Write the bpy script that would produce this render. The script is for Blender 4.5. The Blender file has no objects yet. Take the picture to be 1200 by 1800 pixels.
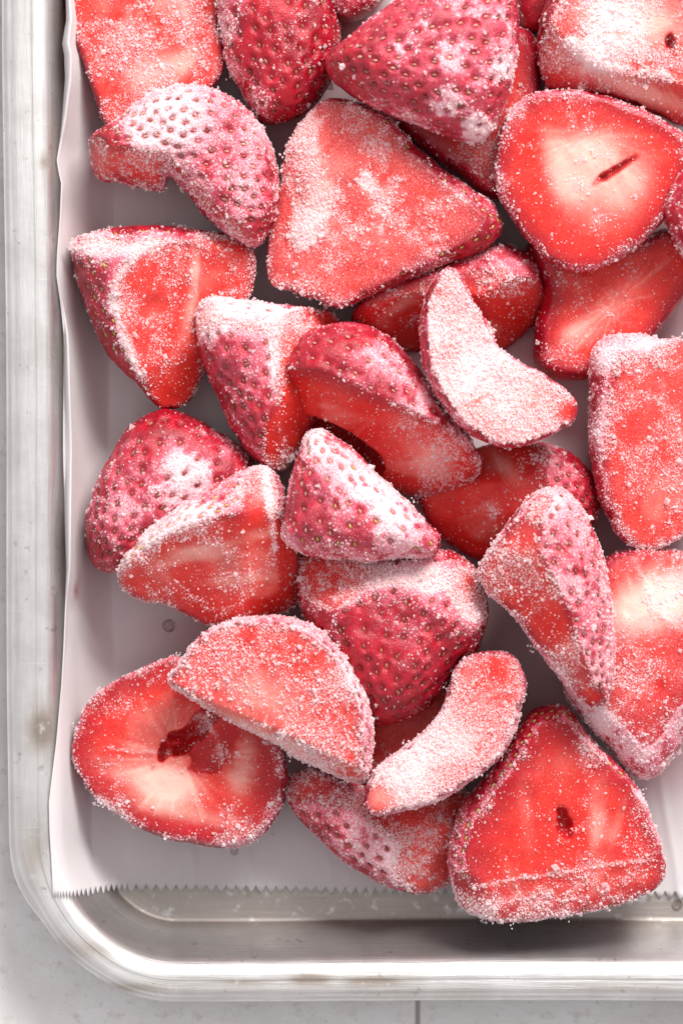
import bpy, math, random
import numpy as np
from mathutils import Vector, Matrix

# ------------------------------------------------------------------ units
# 1 px of the photograph = 0.1 mm at the tray floor.  px -> metres by S.
S = 1e-4
D = 7000.0                      # camera height above the tray floor (px)
scene = bpy.context.scene
COL = scene.collection

# ------------------------------------------------------------------ camera
cam = bpy.data.cameras.new("camera")
cam_o = bpy.data.objects.new("camera", cam)
COL.objects.link(cam_o)
cam_o.location = (0, 0, D * S)
cam_o.rotation_euler = (0, 0, 0)
cam.sensor_fit = 'VERTICAL'
cam.sensor_height = 36.0
cam.lens = 18.0 / (900.0 / D)
cam.clip_start = 0.05
cam.clip_end = 50
cam.dof.use_dof = True
cam.dof.focus_distance = (D - 160) * S
cam.dof.aperture_fstop = 13
scene.camera = cam_o

# ------------------------------------------------------------------ world + lamp
w = bpy.data.worlds.new("World")
scene.world = w
w.use_nodes = True
w.node_tree.nodes["Background"].inputs[0].default_value = (1.0, 0.95, 0.965, 1)
w.node_tree.nodes["Background"].inputs[1].default_value = 0.70

lamp = bpy.data.lights.new("window_light", 'AREA')
lamp.shape = 'RECTANGLE'
lamp.size, lamp.size_y = 0.55, 0.28
lamp.energy = 15.0
lamp.color = (1.0, 0.975, 0.945)
lamp_o = bpy.data.objects.new("window_light", lamp)
COL.objects.link(lamp_o)
LD = Vector((0.30, 0.80, 0.68)).normalized()
lamp_o.location = Vector((0, 0, 0.01)) + LD * 0.95
lamp_o.rotation_euler = LD.to_track_quat('Z', 'Y').to_euler()

scene.view_settings.view_transform = 'Standard'
scene.view_settings.look = 'None'
scene.view_settings.exposure = 0.0
scene.view_settings.gamma = 1.0
scene.cycles.use_denoising = True
scene.cycles.max_bounces = 8
scene.cycles.transparent_max_bounces = 8
scene.cycles.caustics_reflective = False
scene.cycles.caustics_refractive = False

# ------------------------------------------------------------------ node helpers
def new_mat(name):
    m = bpy.data.materials.new(name)
    m.use_nodes = True
    nt = m.node_tree
    for n in list(nt.nodes):
        nt.nodes.remove(n)
    out = nt.nodes.new("ShaderNodeOutputMaterial")
    return m, nt, out

def N(nt, typ, **kw):
    n = nt.nodes.new(typ)
    for k, v in kw.items():
        if k in ("op",):
            n.operation = v
        elif hasattr(n, k):
            setattr(n, k, v)
    return n

def link(nt, a, b):
    nt.links.new(a, b)

def setin(nt, n, key, v):
    if hasattr(v, "is_output"):
        nt.links.new(v, n.inputs[key])
    else:
        n.inputs[key].default_value = v

def math_(nt, op, a, b=0.0, clamp=False):
    n = nt.nodes.new("ShaderNodeMath"); n.operation = op; n.use_clamp = clamp
    setin(nt, n, 0, a); setin(nt, n, 1, b)
    return n.outputs[0]

def mixc(nt, f, a, b, blend='MIX'):
    n = nt.nodes.new("ShaderNodeMix"); n.data_type = 'RGBA'; n.blend_type = blend
    setin(nt, n, 0, f)
    setin(nt, n, 6, a if hasattr(a, "is_output") else (*a, 1))
    setin(nt, n, 7, b if hasattr(b, "is_output") else (*b, 1))
    return n.outputs[2]

def noise(nt, vec, scale, detail=3.0, rough=0.55):
    n = nt.nodes.new("ShaderNodeTexNoise")
    if vec is not None:
        link(nt, vec, n.inputs["Vector"])
    n.inputs["Scale"].default_value = scale
    n.inputs["Detail"].default_value = detail
    n.inputs["Roughness"].default_value = rough
    return n.outputs["Fac"]

def ramp(nt, f, lo, hi):
    n = nt.nodes.new("ShaderNodeMapRange"); n.clamp = True
    n.interpolation_type = 'SMOOTHSTEP'
    setin(nt, n, 0, f); setin(nt, n, 1, lo); setin(nt, n, 2, hi)
    return n.outputs[0]

def attr(nt, name):
    n = nt.nodes.new("ShaderNodeAttribute"); n.attribute_name = name
    s = nt.nodes.new("ShaderNodeSeparateColor")
    link(nt, n.outputs["Color"], s.inputs[0])
    return s.outputs[0], s.outputs[1], s.outputs[2], n.outputs["Alpha"]

def objco(nt):
    return nt.nodes.new("ShaderNodeTexCoord").outputs["Object"]

def bump(nt, h, strength, dist):
    n = nt.nodes.new("ShaderNodeBump")
    n.inputs["Strength"].default_value = strength
    n.inputs["Distance"].default_value = dist
    link(nt, h, n.inputs["Height"])
    return n.outputs[0]

# ------------------------------------------------------------------ materials
def mat_flesh():
    m, nt, out = new_mat("strawberry_flesh")
    r, g, b, a = attr(nt, "paint")
    co = objco(nt)
    p = nt.nodes.new("ShaderNodeBsdfPrincipled")
    n_big = noise(nt, co, 350, 4, 0.6)
    n_mid = noise(nt, co, 1200, 4, 0.65)
    n_fine = noise(nt, co, 3200, 3, 0.7)
    c1 = mixc(nt, g, (0.38, 0.004, 0.012), (0.70, 0.032, 0.018))
    c1 = mixc(nt, math_(nt, 'MULTIPLY', ramp(nt, n_big, 0.35, 0.7), 0.45), c1, (0.56, 0.006, 0.014))
    pale = math_(nt, 'ADD', r, math_(nt, 'MULTIPLY', math_(nt, 'SUBTRACT', n_mid, 0.5), 0.22))
    pale = math_(nt, 'MULTIPLY', ramp(nt, pale, 0.08, 0.95), 1.0)
    c2 = mixc(nt, pale, c1, (0.93, 0.57, 0.48))
    # thin rime between the crystals
    b = math_(nt, 'MULTIPLY', b, 2.0)
    white = ramp(nt, math_(nt, 'ADD', b, math_(nt, 'MULTIPLY', math_(nt, 'SUBTRACT', n_fine, 0.5), 1.4)), 0.75, 1.45)
    film = math_(nt, 'MULTIPLY', b, math_(nt, 'ADD', ramp(nt, n_fine, 0.42, 0.66), 0.25))
    film = math_(nt, 'MULTIPLY', film, 0.85, True)
    c3 = mixc(nt, film, c2, (0.90, 0.42, 0.43))
    c3 = mixc(nt, math_(nt, 'MULTIPLY', white, 0.85), c3, (0.95, 0.79, 0.79))
    link(nt, c3, p.inputs["Base Color"])
    link(nt, math_(nt, 'ADD', 0.20, math_(nt, 'MULTIPLY', film, 0.30)), p.inputs["Roughness"])
    p.inputs["IOR"].default_value = 1.33
    p.inputs["Subsurface Weight"].default_value = 0.6
    p.inputs["Subsurface Radius"].default_value = (1.0, 0.22, 0.14)
    p.inputs["Subsurface Scale"].default_value = 0.0014
    hgt = math_(nt, 'ADD', n_mid, math_(nt, 'MULTIPLY', n_fine, 0.6))
    link(nt, bump(nt, hgt, 0.28, 0.0003), p.inputs["Normal"])
    link(nt, p.outputs[0], out.inputs[0])
    return m

def mat_skin():
    m, nt, out = new_mat("strawberry_skin")
    r, g, b, a = attr(nt, "paint")
    co = objco(nt)
    p = nt.nodes.new("ShaderNodeBsdfPrincipled")
    n_big = noise(nt, co, 260, 4, 0.6)
    a = ramp(nt, a, 0.32, 0.95)
    n_mid = noise(nt, co, 1100, 4, 0.65)
    n_fine = noise(nt, co, 3000, 3, 0.7)
    c1 = mixc(nt, ramp(nt, n_big, 0.35, 0.68), (0.28, 0.002, 0.012), (0.48, 0.004, 0.020))
    b = math_(nt, 'MULTIPLY', b, 2.0)
    white = ramp(nt, math_(nt, 'ADD', b, math_(nt, 'MULTIPLY', math_(nt, 'SUBTRACT', n_fine, 0.5), 1.4)), 0.75, 1.45)
    white = math_(nt, 'MULTIPLY', white, math_(nt, 'SUBTRACT', 0.85, math_(nt, 'MULTIPLY', a, 0.78)))
    film = math_(nt, 'ADD', b, math_(nt, 'MULTIPLY', math_(nt, 'SUBTRACT', n_mid, 0.5), 0.7))
    film = math_(nt, 'ADD', film, math_(nt, 'MULTIPLY', math_(nt, 'SUBTRACT', n_fine, 0.5), 0.9))
    film = ramp(nt, film, 0.12, 1.05)
    film = math_(nt, 'MULTIPLY', film, math_(nt, 'SUBTRACT', 1.0, math_(nt, 'MULTIPLY', a, 0.75)))
    film = math_(nt, 'MULTIPLY', film, 0.86, True)
    c1 = mixc(nt, math_(nt, 'MULTIPLY', a, 0.35), c1, (0.24, 0.002, 0.010))
    c2 = mixc(nt, film, c1, (0.74, 0.13, 0.20))
    c2 = mixc(nt, white, c2, (0.94, 0.76, 0.80))
    link(nt, c2, p.inputs["Base Color"])
    rg = math_(nt, 'ADD', math_(nt, 'MULTIPLY', film, 0.25), 0.30)
    link(nt, rg, p.inputs["Roughness"])
    hgt = math_(nt, 'ADD', n_mid, math_(nt, 'MULTIPLY', n_fine, 0.7))
    link(nt, bump(nt, hgt, 0.5, 0.0004), p.inputs["Normal"])
    link(nt, p.outputs[0], out.inputs[0])
    return m

def mat_frost():
    m, nt, out = new_mat("frost_crystals")
    geo = nt.nodes.new("ShaderNodeNewGeometry")
    p = nt.nodes.new("ShaderNodeBsdfPrincipled")
    c = mixc(nt, geo.outputs["Random Per Island"], (1.0, 0.84, 0.86), (1.0, 0.985, 0.985))
    link(nt, c, p.inputs["Base Color"])
    p.inputs["Roughness"].default_value = 0.3
    p.inputs["IOR"].default_value = 1.31
    tr = nt.nodes.new("ShaderNodeBsdfTranslucent")
    link(nt, c, tr.inputs[0])
    mx = nt.nodes.new("ShaderNodeMixShader"); mx.inputs[0].default_value = 0.42
    link(nt, p.outputs[0], mx.inputs[1]); link(nt, tr.outputs[0], mx.inputs[2])
    tp = nt.nodes.new("ShaderNodeBsdfTransparent")
    m2 = nt.nodes.new("ShaderNodeMixShader"); m2.inputs[0].default_value = 0.42
    link(nt, mx.outputs[0], m2.inputs[1]); link(nt, tp.outputs[0], m2.inputs[2])
    link(nt, m2.outputs[0], out.inputs[0])
    return m

def mat_plain(name, col, rough=0.5, var=None):
    m, nt, out = new_mat(name)
    p = nt.nodes.new("ShaderNodeBsdfPrincipled")
    info = nt.nodes.new("ShaderNodeObjectInfo")
    c = mixc(nt, info.outputs["Random"], col, var or col)
    n = noise(nt, objco(nt), 2500, 2)
    c = mixc(nt, math_(nt, 'MULTIPLY', n, 0.5), c, tuple(x * 0.6 for x in col))
    link(nt, c, p.inputs["Base Color"])
    p.inputs["Roughness"].default_value = rough
    link(nt, p.outputs[0], out.inputs[0])
    return m

M_FLESH, M_SKIN, M_FROST = mat_flesh(), mat_skin(), mat_frost()
M_SEED = {
    'y': mat_plain("seed_yellow_green", (0.60, 0.40, 0.09), 0.4, (0.50, 0.36, 0.14)),
    't': mat_plain("seed_rimed_tan", (0.52, 0.17, 0.12), 0.3, (0.66, 0.38, 0.30)),
    'd': mat_plain("seed_brown", (0.24, 0.04, 0.03), 0.35, (0.46, 0.20, 0.12)),
}

def mat_aluminium():
    m, nt, out = new_mat("worn_aluminium")
    uv = nt.nodes.new("ShaderNodeUVMap"); uv.uv_map = "UVMap"
    mp = nt.nodes.new("ShaderNodeMapping")
    mp.inputs["Scale"].default_value = (1.0, 22.0, 1.0)
    link(nt, uv.outputs[0], mp.inputs[0])
    streak = noise(nt, mp.outputs[0], 60, 5, 0.65)
    co = objco(nt)
    blot = noise(nt, co, 90, 5, 0.65)
    spot = noise(nt, co, 420, 3, 0.6)
    mp2 = nt.nodes.new("ShaderNodeMapping"); mp2.inputs["Rotation"].default_value = (0, 0, 0.5); mp2.inputs["Scale"].default_value = (1.0, 40.0, 1.0)
    link(nt, co, mp2.inputs[0])
    scr = noise(nt, mp2.outputs[0], 90, 3, 0.6)
    r, g, b, a = attr(nt, "paint")          # r = ingrained stain, g = bare polished
    p = nt.nodes.new("ShaderNodeBsdfPrincipled")
    base = mixc(nt, ramp(nt, blot, 0.3, 0.7), (0.58, 0.575, 0.565), (0.72, 0.72, 0.715))
    base = mixc(nt, math_(nt, 'MULTIPLY', ramp(nt, streak, 0.46, 0.70), 0.55), base, (0.50, 0.49, 0.475))
    spots = math_(nt, 'MULTIPLY', ramp(nt, spot, 0.63, 0.72), 0.65)
    base = mixc(nt, spots, base, (0.40, 0.38, 0.35))
    base = mixc(nt, math_(nt, 'MULTIPLY', ramp(nt, scr, 0.66, 0.74), 0.4), base, (0.92, 0.92, 0.92))
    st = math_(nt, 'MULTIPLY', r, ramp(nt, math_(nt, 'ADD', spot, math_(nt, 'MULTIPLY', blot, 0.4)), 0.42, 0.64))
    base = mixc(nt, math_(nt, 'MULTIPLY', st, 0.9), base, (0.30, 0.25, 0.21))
    link(nt, base, p.inputs["Base Color"])
    p.inputs["Metallic"].default_value = 0.94
    rg = math_(nt, 'ADD', 0.37, math_(nt, 'MULTIPLY', streak, 0.20))
    rg = math_(nt, 'ADD', rg, math_(nt, 'MULTIPLY', st, 0.25))
    rg = math_(nt, 'SUBTRACT', rg, math_(nt, 'MULTIPLY', g, 0.08))
    link(nt, rg, p.inputs["Roughness"])
    hgt = math_(nt, 'ADD', streak, math_(nt, 'MULTIPLY', blot, 0.6))
    link(nt, bump(nt, hgt, 0.18, 0.0006), p.inputs["Normal"])
    link(nt, p.outputs[0], out.inputs[0])
    return m

def mat_paper():
    m, nt, out = new_mat("parchment")
    co = objco(nt)
    n1 = noise(nt, co, 45, 4, 0.6)
    n2 = noise(nt, co, 900, 3, 0.6)
    r, g, b, a = attr(nt, "paint")          # r = red juice marks, plus painted red bounce under the pile
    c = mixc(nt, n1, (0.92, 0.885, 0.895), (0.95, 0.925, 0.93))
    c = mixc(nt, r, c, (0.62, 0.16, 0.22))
    p = nt.nodes.new("ShaderNodeBsdfPrincipled")
    link(nt, c, p.inputs["Base Color"])
    p.inputs["Roughness"].default_value = 0.5
    link(nt, bump(nt, math_(nt, 'ADD', n1, math_(nt, 'MULTIPLY', n2, 0.1)), 0.15, 0.001), p.inputs["Normal"])
    tl = nt.nodes.new("ShaderNodeBsdfTranslucent")
    link(nt, c, tl.inputs[0])
    tp = nt.nodes.new("ShaderNodeBsdfTransparent")
    tp.inputs[0].default_value = (0.93, 0.92, 0.92, 1)
    m1 = nt.nodes.new("ShaderNodeMixShader"); m1.inputs[0].default_value = 0.30
    link(nt, p.outputs[0], m1.inputs[1]); link(nt, tl.outputs[0], m1.inputs[2])
    m2 = nt.nodes.new("ShaderNodeMixShader"); m2.inputs[0].default_value = 0.22
    link(nt, m1.outputs[0], m2.inputs[1]); link(nt, tp.outputs[0], m2.inputs[2])
    link(nt, m2.outputs[0], out.inputs[0])
    return m

def mat_stone():
    m, nt, out = new_mat("pale_stone_tile")
    co = objco(nt)
    n1 = noise(nt, co, 60, 5, 0.6)
    n2 = noise(nt, co, 330, 5, 0.7)
    n3 = noise(nt, co, 900, 3, 0.6)
    p = nt.nodes.new("ShaderNodeBsdfPrincipled")
    c = mixc(nt, ramp(nt, n1, 0.3, 0.7), (0.78, 0.765, 0.75), (0.89, 0.885, 0.88))
    c = mixc(nt, math_(nt, 'MULTIPLY', ramp(nt, n2, 0.52, 0.70), 0.6), c, (0.60, 0.57, 0.55))
    c = mixc(nt, math_(nt, 'MULTIPLY', ramp(nt, n3, 0.62, 0.74), 0.45), c, (0.42, 0.37, 0.35))
    link(nt, c, p.inputs["Base Color"])
    p.inputs["Roughness"].default_value = 0.55
    link(nt, bump(nt, n2, 0.3, 0.0008), p.inputs["Normal"])
    link(nt, p.outputs[0], out.inputs[0])
    return m

def mat_grout():
    m, nt, out = new_mat("grout")
    p = nt.nodes.new("ShaderNodeBsdfPrincipled")
    c = mixc(nt, noise(nt, objco(nt), 500, 4), (0.42, 0.38, 0.35), (0.56, 0.52, 0.49))
    link(nt, c, p.inputs["Base Color"])
    p.inputs["Roughness"].default_value = 0.9
    link(nt, p.outputs[0], out.inputs[0])
    return m

def mat_water():
    m, nt, out = new_mat("melt_water")
    g = nt.nodes.new("ShaderNodeBsdfGlossy"); g.inputs["Roughness"].default_value = 0.06
    t = nt.nodes.new("ShaderNodeBsdfTransparent"); t.inputs[0].default_value = (0.95, 0.93, 0.93, 1)
    f = nt.nodes.new("ShaderNodeFresnel"); f.inputs[0].default_value = 1.22
    mx = nt.nodes.new("ShaderNodeMixShader")
    link(nt, f.outputs[0], mx.inputs[0]); link(nt, t.outputs[0], mx.inputs[1]); link(nt, g.outputs[0], mx.inputs[2])
    link(nt, mx.outputs[0], out.inputs[0])
    return m

# ------------------------------------------------------------------ mesh helpers
def make_mesh(name, V, F, mat, smooth=True, paint=None, uv=None):
    """V (n,3) metres, F (m,k) int array, k = 3 or 4"""
    me = bpy.data.meshes.new(name)
    V = np.ascontiguousarray(V, dtype=np.float32)
    F = np.ascontiguousarray(F, dtype=np.int32)
    k = F.shape[1]
    me.vertices.add(len(V)); me.vertices.foreach_set("co", V.ravel())
    me.loops.add(F.size); me.loops.foreach_set("vertex_index", F.ravel())
    me.polygons.add(len(F))
    me.polygons.foreach_set("loop_start", np.arange(0, F.size, k, dtype=np.int32))
    me.polygons.foreach_set("loop_total", np.full(len(F), k, dtype=np.int32))
    me.polygons.foreach_set("use_smooth", np.full(len(F), smooth, dtype=bool))
    if uv is not None:
        l = me.uv_layers.new(name="UVMap")
        l.data.foreach_set("uv", np.ascontiguousarray(uv[F.ravel()], dtype=np.float32).ravel())
    if paint is not None:
        at = me.attributes.new("paint", 'FLOAT_COLOR', 'POINT')
        at.data.foreach_set("color", np.ascontiguousarray(paint, dtype=np.float32).ravel())
    me.update(calc_edges=True)
    me.validate()
    me.materials.append(mat)
    return me

def add_obj(name, me, parent=None, kind=None, label=None, cat=None, group=None, loc=None):
    o = bpy.data.objects.new(name, me)
    COL.objects.link(o)
    if parent is not None:
        o.parent = parent
    if loc is not None:
        o.location = loc
    if kind: o["kind"] = kind
    if label: o["label"] = label
    if cat: o["category"] = cat
    if group: o["group"] = group
    return o

# ------------------------------------------------------------------ numpy noise
_rng = np.random.RandomState(11)
_TAB = _rng.rand(64, 64, 64).astype(np.float32)

def vnoise(P, scale, seed=0):
    Q = np.asarray(P, dtype=np.float64) / scale + seed * 17.31 + 1000.0
    I = np.floor(Q).astype(int); f = Q - I
    f = f * f * (3 - 2 * f)
    out = np.zeros(len(Q))
    for dx in (0, 1):
        wx = f[:, 0] if dx else 1 - f[:, 0]
        for dy in (0, 1):
            wy = f[:, 1] if dy else 1 - f[:, 1]
            for dz in (0, 1):
                wz = f[:, 2] if dz else 1 - f[:, 2]
                out += wx * wy * wz * _TAB[(I[:, 0] + dx) & 63, (I[:, 1] + dy) & 63, (I[:, 2] + dz) & 63]
    return out

def sstep(x, a, b):
    t = np.clip((x - a) / (b - a), 0, 1)
    return t * t * (3 - 2 * t)

def catmull(P, sub=6, closed=True):
    P = np.array(P, float); n = len(P); out = []
    rng = range(n) if closed else range(n - 1)
    for i in rng:
        if closed:
            p0, p1, p2, p3 = P[i - 1], P[i], P[(i + 1) % n], P[(i + 2) % n]
        else:
            p1, p2 = P[i], P[i + 1]
            p0 = P[i - 1] if i > 0 else 2 * p1 - p2
            p3 = P[i + 2] if i + 2 < n else 2 * p2 - p1
        for t in np.arange(sub) / sub:
            out.append(0.5 * (2 * p1 + (p2 - p0) * t + (2 * p0 - 5 * p1 + 4 * p2 - p3) * t * t
                              + (3 * p1 - p0 - 3 * p2 + p3) * t ** 3))
    if not closed:
        out.append(P[-1])
    return np.array(out)

def poly_sd(X, Y, poly):
    """signed distance, positive inside"""
    d2 = np.full(X.shape, 1e18); ins = np.zeros(X.shape, bool)
    a = poly; b = np.roll(poly, -1, 0)
    for (ax, ay), (bx, by) in zip(a, b):
        ex, ey = bx - ax, by - ay
        L = ex * ex + ey * ey + 1e-9
        t = np.clip(((X - ax) * ex + (Y - ay) * ey) / L, 0, 1)
        dx, dy = X - ax - t * ex, Y - ay - t * ey
        d2 = np.minimum(d2, dx * dx + dy * dy)
        c = (ay > Y) != (by > Y)
        if by != ay:
            ins ^= c & (X < (bx - ax) * (Y - ay) / (by - ay) + ax)
    d = np.sqrt(d2)
    return np.where(ins, d, -d)

def line_sd(X, Y, pts, vals):
    """signed distance to an open polyline whose ends run on, and the value carried by its nearest point"""
    best = np.full(X.shape, 1e18); sd = np.zeros(X.shape); val = np.zeros(X.shape)
    n = len(pts)
    for i in range(n - 1):
        ax, ay = pts[i]; bx, by = pts[i + 1]
        ex, ey = bx - ax, by - ay
        L2 = ex * ex + ey * ey + 1e-9
        t = ((X - ax) * ex + (Y - ay) * ey) / L2
        lo = -1e9 if i == 0 else 0.0
        hi = 1e9 if i == n - 2 else 1.0
        tc = np.clip(t, lo, hi)
        dx, dy = X - ax - tc * ex, Y - ay - tc * ey
        d = np.sqrt(dx * dx + dy * dy)
        s = np.sign(ex * (Y - ay) - ey * (X - ax))
        m = d < best - 1e-6
        best = np.where(m, d, best)
        sd = np.where(m, s * d, sd)
        tv = np.clip(t, 0, 1)
        val = np.where(m, vals[i] * (1 - tv) + vals[i + 1] * tv, val)
    return sd, val

def blur2(A, sig):
    r = int(max(1, math.ceil(2.5 * sig)))
    k = np.exp(-0.5 * (np.arange(-r, r + 1) / sig) ** 2); k /= k.sum()
    B = np.pad(A, ((r, r), (0, 0)), mode='edge')
    A = sum(k[i] * B[i:i + A.shape[0], :] for i in range(2 * r + 1))
    B = np.pad(A, ((0, 0), (r, r)), mode='edge')
    return sum(k[i] * B[:, i:i + A.shape[1]] for i in range(2 * r + 1))

def bil(A, x, y, x0, y0, h):
    fx = np.clip((np.asarray(x) - x0) / h, 0, A.shape[0] - 1.001); fy = np.clip((np.asarray(y) - y0) / h, 0, A.shape[1] - 1.001)
    i = fx.astype(int); j = fy.astype(int); u = fx - i; v = fy - j
    return (A[i, j] * (1 - u) * (1 - v) + A[i + 1, j] * u * (1 - v) + A[i, j + 1] * (1 - u) * v + A[i + 1, j + 1] * u * v)

def surface_nets(F, org, h):
    nx, ny, nz = F.shape
    ins = F < 0
    c = np.zeros((nx - 1, ny - 1, nz - 1), np.uint8)
    for dx in (0, 1):
        for dy in (0, 1):
            for dz in (0, 1):
                c += ins[dx:nx - 1 + dx, dy:ny - 1 + dy, dz:nz - 1 + dz]
    act = np.argwhere((c > 0) & (c < 8))
    I, J, K = act.T
    corners = [(0, 0, 0), (1, 0, 0), (0, 1, 0), (1, 1, 0), (0, 0, 1), (1, 0, 1), (0, 1, 1), (1, 1, 1)]
    vals = np.stack([F[I + a, J + b, K + d] for a, b, d in corners], 1).astype(np.float64)
    edges = [(0, 1), (2, 3), (4, 5), (6, 7), (0, 2), (1, 3), (4, 6), (5, 7), (0, 4), (1, 5), (2, 6), (3, 7)]
    acc = np.zeros((len(act), 3)); cnt = np.zeros(len(act))
    cc = np.array(corners, float)
    for a, b in edges:
        va, vb = vals[:, a], vals[:, b]
        m = (va < 0) != (vb < 0)
        t = np.where(m, va / np.where(m, va - vb, 1), 0)
        acc += np.where(m[:, None], cc[a] + t[:, None] * (cc[b] - cc[a]), 0)
        cnt += m
    V = (act + acc / cnt[:, None]) * h + org
    idx = -np.ones(c.shape, np.int64); idx[I, J, K] = np.arange(len(act))
    quads = []
    A = ins[:-1, 1:-1, 1:-1] != ins[1:, 1:-1, 1:-1]
    e = np.argwhere(A); i, j, k = e[:, 0], e[:, 1] + 1, e[:, 2] + 1
    q = np.stack([idx[i, j - 1, k - 1], idx[i, j, k - 1], idx[i, j, k], idx[i, j - 1, k]], 1)
    fl = ~ins[i, j, k]; q[fl] = q[fl][:, ::-1]; quads.append(q)
    A = ins[1:-1, :-1, 1:-1] != ins[1:-1, 1:, 1:-1]
    e = np.argwhere(A); i, j, k = e[:, 0] + 1, e[:, 1], e[:, 2] + 1
    q = np.stack([idx[i - 1, j, k - 1], idx[i - 1, j, k], idx[i, j, k], idx[i, j, k - 1]], 1)
    fl = ~ins[i, j, k]; q[fl] = q[fl][:, ::-1]; quads.append(q)
    A = ins[1:-1, 1:-1, :-1] != ins[1:-1, 1:-1, 1:]
    e = np.argwhere(A); i, j, k = e[:, 0] + 1, e[:, 1] + 1, e[:, 2]
    q = np.stack([idx[i - 1, j - 1, k], idx[i, j - 1, k], idx[i, j, k], idx[i - 1, j, k]], 1)
    fl = ~ins[i, j, k]; q[fl] = q[fl][:, ::-1]; quads.append(q)
    return V, np.concatenate(quads)

def vert_normals(V, Q):
    n = np.cross(V[Q[:, 2]] - V[Q[:, 0]], V[Q[:, 3]] - V[Q[:, 1]])
    vn = np.zeros_like(V)
    for k in range(4):
        np.add.at(vn, Q[:, k], n)
    return vn / (np.linalg.norm(vn, axis=1, keepdims=True) + 1e-12)

# ------------------------------------------------------------------ counter (tiles on grout)
def box(x0, x1, y0, y1, z0, z1, bev=0.0):
    b = bev
    V = [(x0, y0, z0), (x1, y0, z0), (x1, y1, z0), (x0, y1, z0),
         (x0, y0, z1 - b), (x1, y0, z1 - b), (x1, y1, z1 - b), (x0, y1, z1 - b),
         (x0 + b, y0 + b, z1), (x1 - b, y0 + b, z1), (x1 - b, y1 - b, z1), (x0 + b, y1 - b, z1)]
    F = [(3, 2, 1, 0), (0, 1, 5, 4), (1, 2, 6, 5), (2, 3, 7, 6), (3, 0, 4, 7),
         (4, 5, 9, 8), (5, 6, 10, 9), (6, 7, 11, 10), (7, 4, 8, 11), (8, 9, 10, 11)]
    return np.array(V, float), np.array(F)

M_STONE, M_GROUT = mat_stone(), mat_grout()
ZC = -10.0                                         # counter surface
V, F = box(-4000, 8000, -4000, 8000, ZC - 60, ZC - 7)
counter = add_obj("counter", make_mesh("counter", V * S, F, M_GROUT, False), kind="structure")
gx = 134.0                                          # the joint seen under the tray edge
for x0 in (gx - 3000, gx, gx + 3000):
    for y0 in (-4800, -1800, 1200, 4200):
        V, F = box(x0 + 4, x0 + 2996, y0 + 4, y0 + 2996, ZC - 50, ZC, 3)
        c0 = np.array([x0 + 1500, y0 + 1500, ZC])
        add_obj("tile", make_mesh("tile", (V - c0) * S, F, M_STONE, False), parent=counter, loc=c0 * S)

# ------------------------------------------------------------------ tray
M_ALU = mat_aluminium()
FX, FY = -444.0, -711.0                             # floor edges at the seen corner
FX1, FY1 = 2700.0, 3700.0
R0 = 150.0
prof = [(-60, 0), (-20, 0), (0, 0), (4, 1), (7, 4), (9, 9), (12, 22), (20, 45), (33, 95), (47, 160), (56, 198),
        (61, 216), (66, 228), (72, 238), (79, 244), (86, 248), (93, 249), (95, 248), (97, 249), (110, 250), (116, 250.5),
        (118, 248.5), (121, 249.5), (126, 247), (130, 241), (132, 232), (132, 222), (128, 213), (121, 208), (112, 207),
        (104, 210), (100, 216)]
prof = [(d, z * 0.58) for d, z in prof]
def tray_path():
    pts = []          # (x, y, nx, ny) of the floor edge, outward normal, fine near the seen corner
    def seg(a, b, nrm, steps):
        for t in steps:
            pts.append((a[0] + (b[0] - a[0]) * t, a[1] + (b[1] - a[1]) * t, nrm[0], nrm[1]))
    def arc(cx, cy, a0, a1, n):
        for t in np.linspace(0, 1, n + 1)[:-1]:
            a = math.radians(a0 + (a1 - a0) * t)
            pts.append((cx + R0 * math.cos(a), cy + R0 * math.sin(a), math.cos(a), math.sin(a)))
    fine = np.concatenate([np.linspace(0, 0.55, 12)[:-1], np.linspace(0.55, 1, 201)[:-1]])
    seg((FX, FY1 - R0), (FX, FY + R0), (-1, 0), fine)
    arc(FX + R0, FY + R0, 180, 270, 40)
    seg((FX + R0, FY), (FX1 - R0, FY), (0, -1), np.concatenate([np.linspace(0, 0.5, 161)[:-1], np.linspace(0.5, 1, 10)[:-1]]))
    arc(FX1 - R0, FY + R0, 270, 360, 12)
    seg((FX1, FY + R0), (FX1, FY1 - R0), (1, 0), np.linspace(0, 1, 12)[:-1])
    arc(FX1 - R0, FY1 - R0, 0, 90, 12)
    seg((FX1 - R0, FY1), (FX + R0, FY1), (0, 1), np.linspace(0, 1, 12)[:-1])
    arc(FX + R0, FY1 - R0, 90, 180, 12)
    return np.array(pts)
def wander(P):
    """a used tray is never quite straight: its long side leans a little"""
    P = P.copy()
    k = np.clip((-P[:, 0] - 200) / 240, 0, 1)
    P[:, 0] += k * 15.0 * sstep(P[:, 0], FX - 128, FX - 88)
    P[:, 0] += k * (-0.0075 * (P[:, 1] + 100)) * 1.0 + k * 1.6 * np.sin(P[:, 1] / 170.0)
    P[:, 1] += np.clip((-P[:, 1] - 400) / 300, 0, 1) * 1.4 * np.sin(P[:, 0] / 190.0)
    return P
path = tray_path()
sarc = np.concatenate([[0], np.cumsum(np.hypot(np.diff(path[:, 0]), np.diff(path[:, 1])))])
tray = add_obj("baking_tray", None, label="worn aluminium baking tray with a rolled rim and rounded corner",
               cat="tray", loc=(0, 0, 0))
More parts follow.
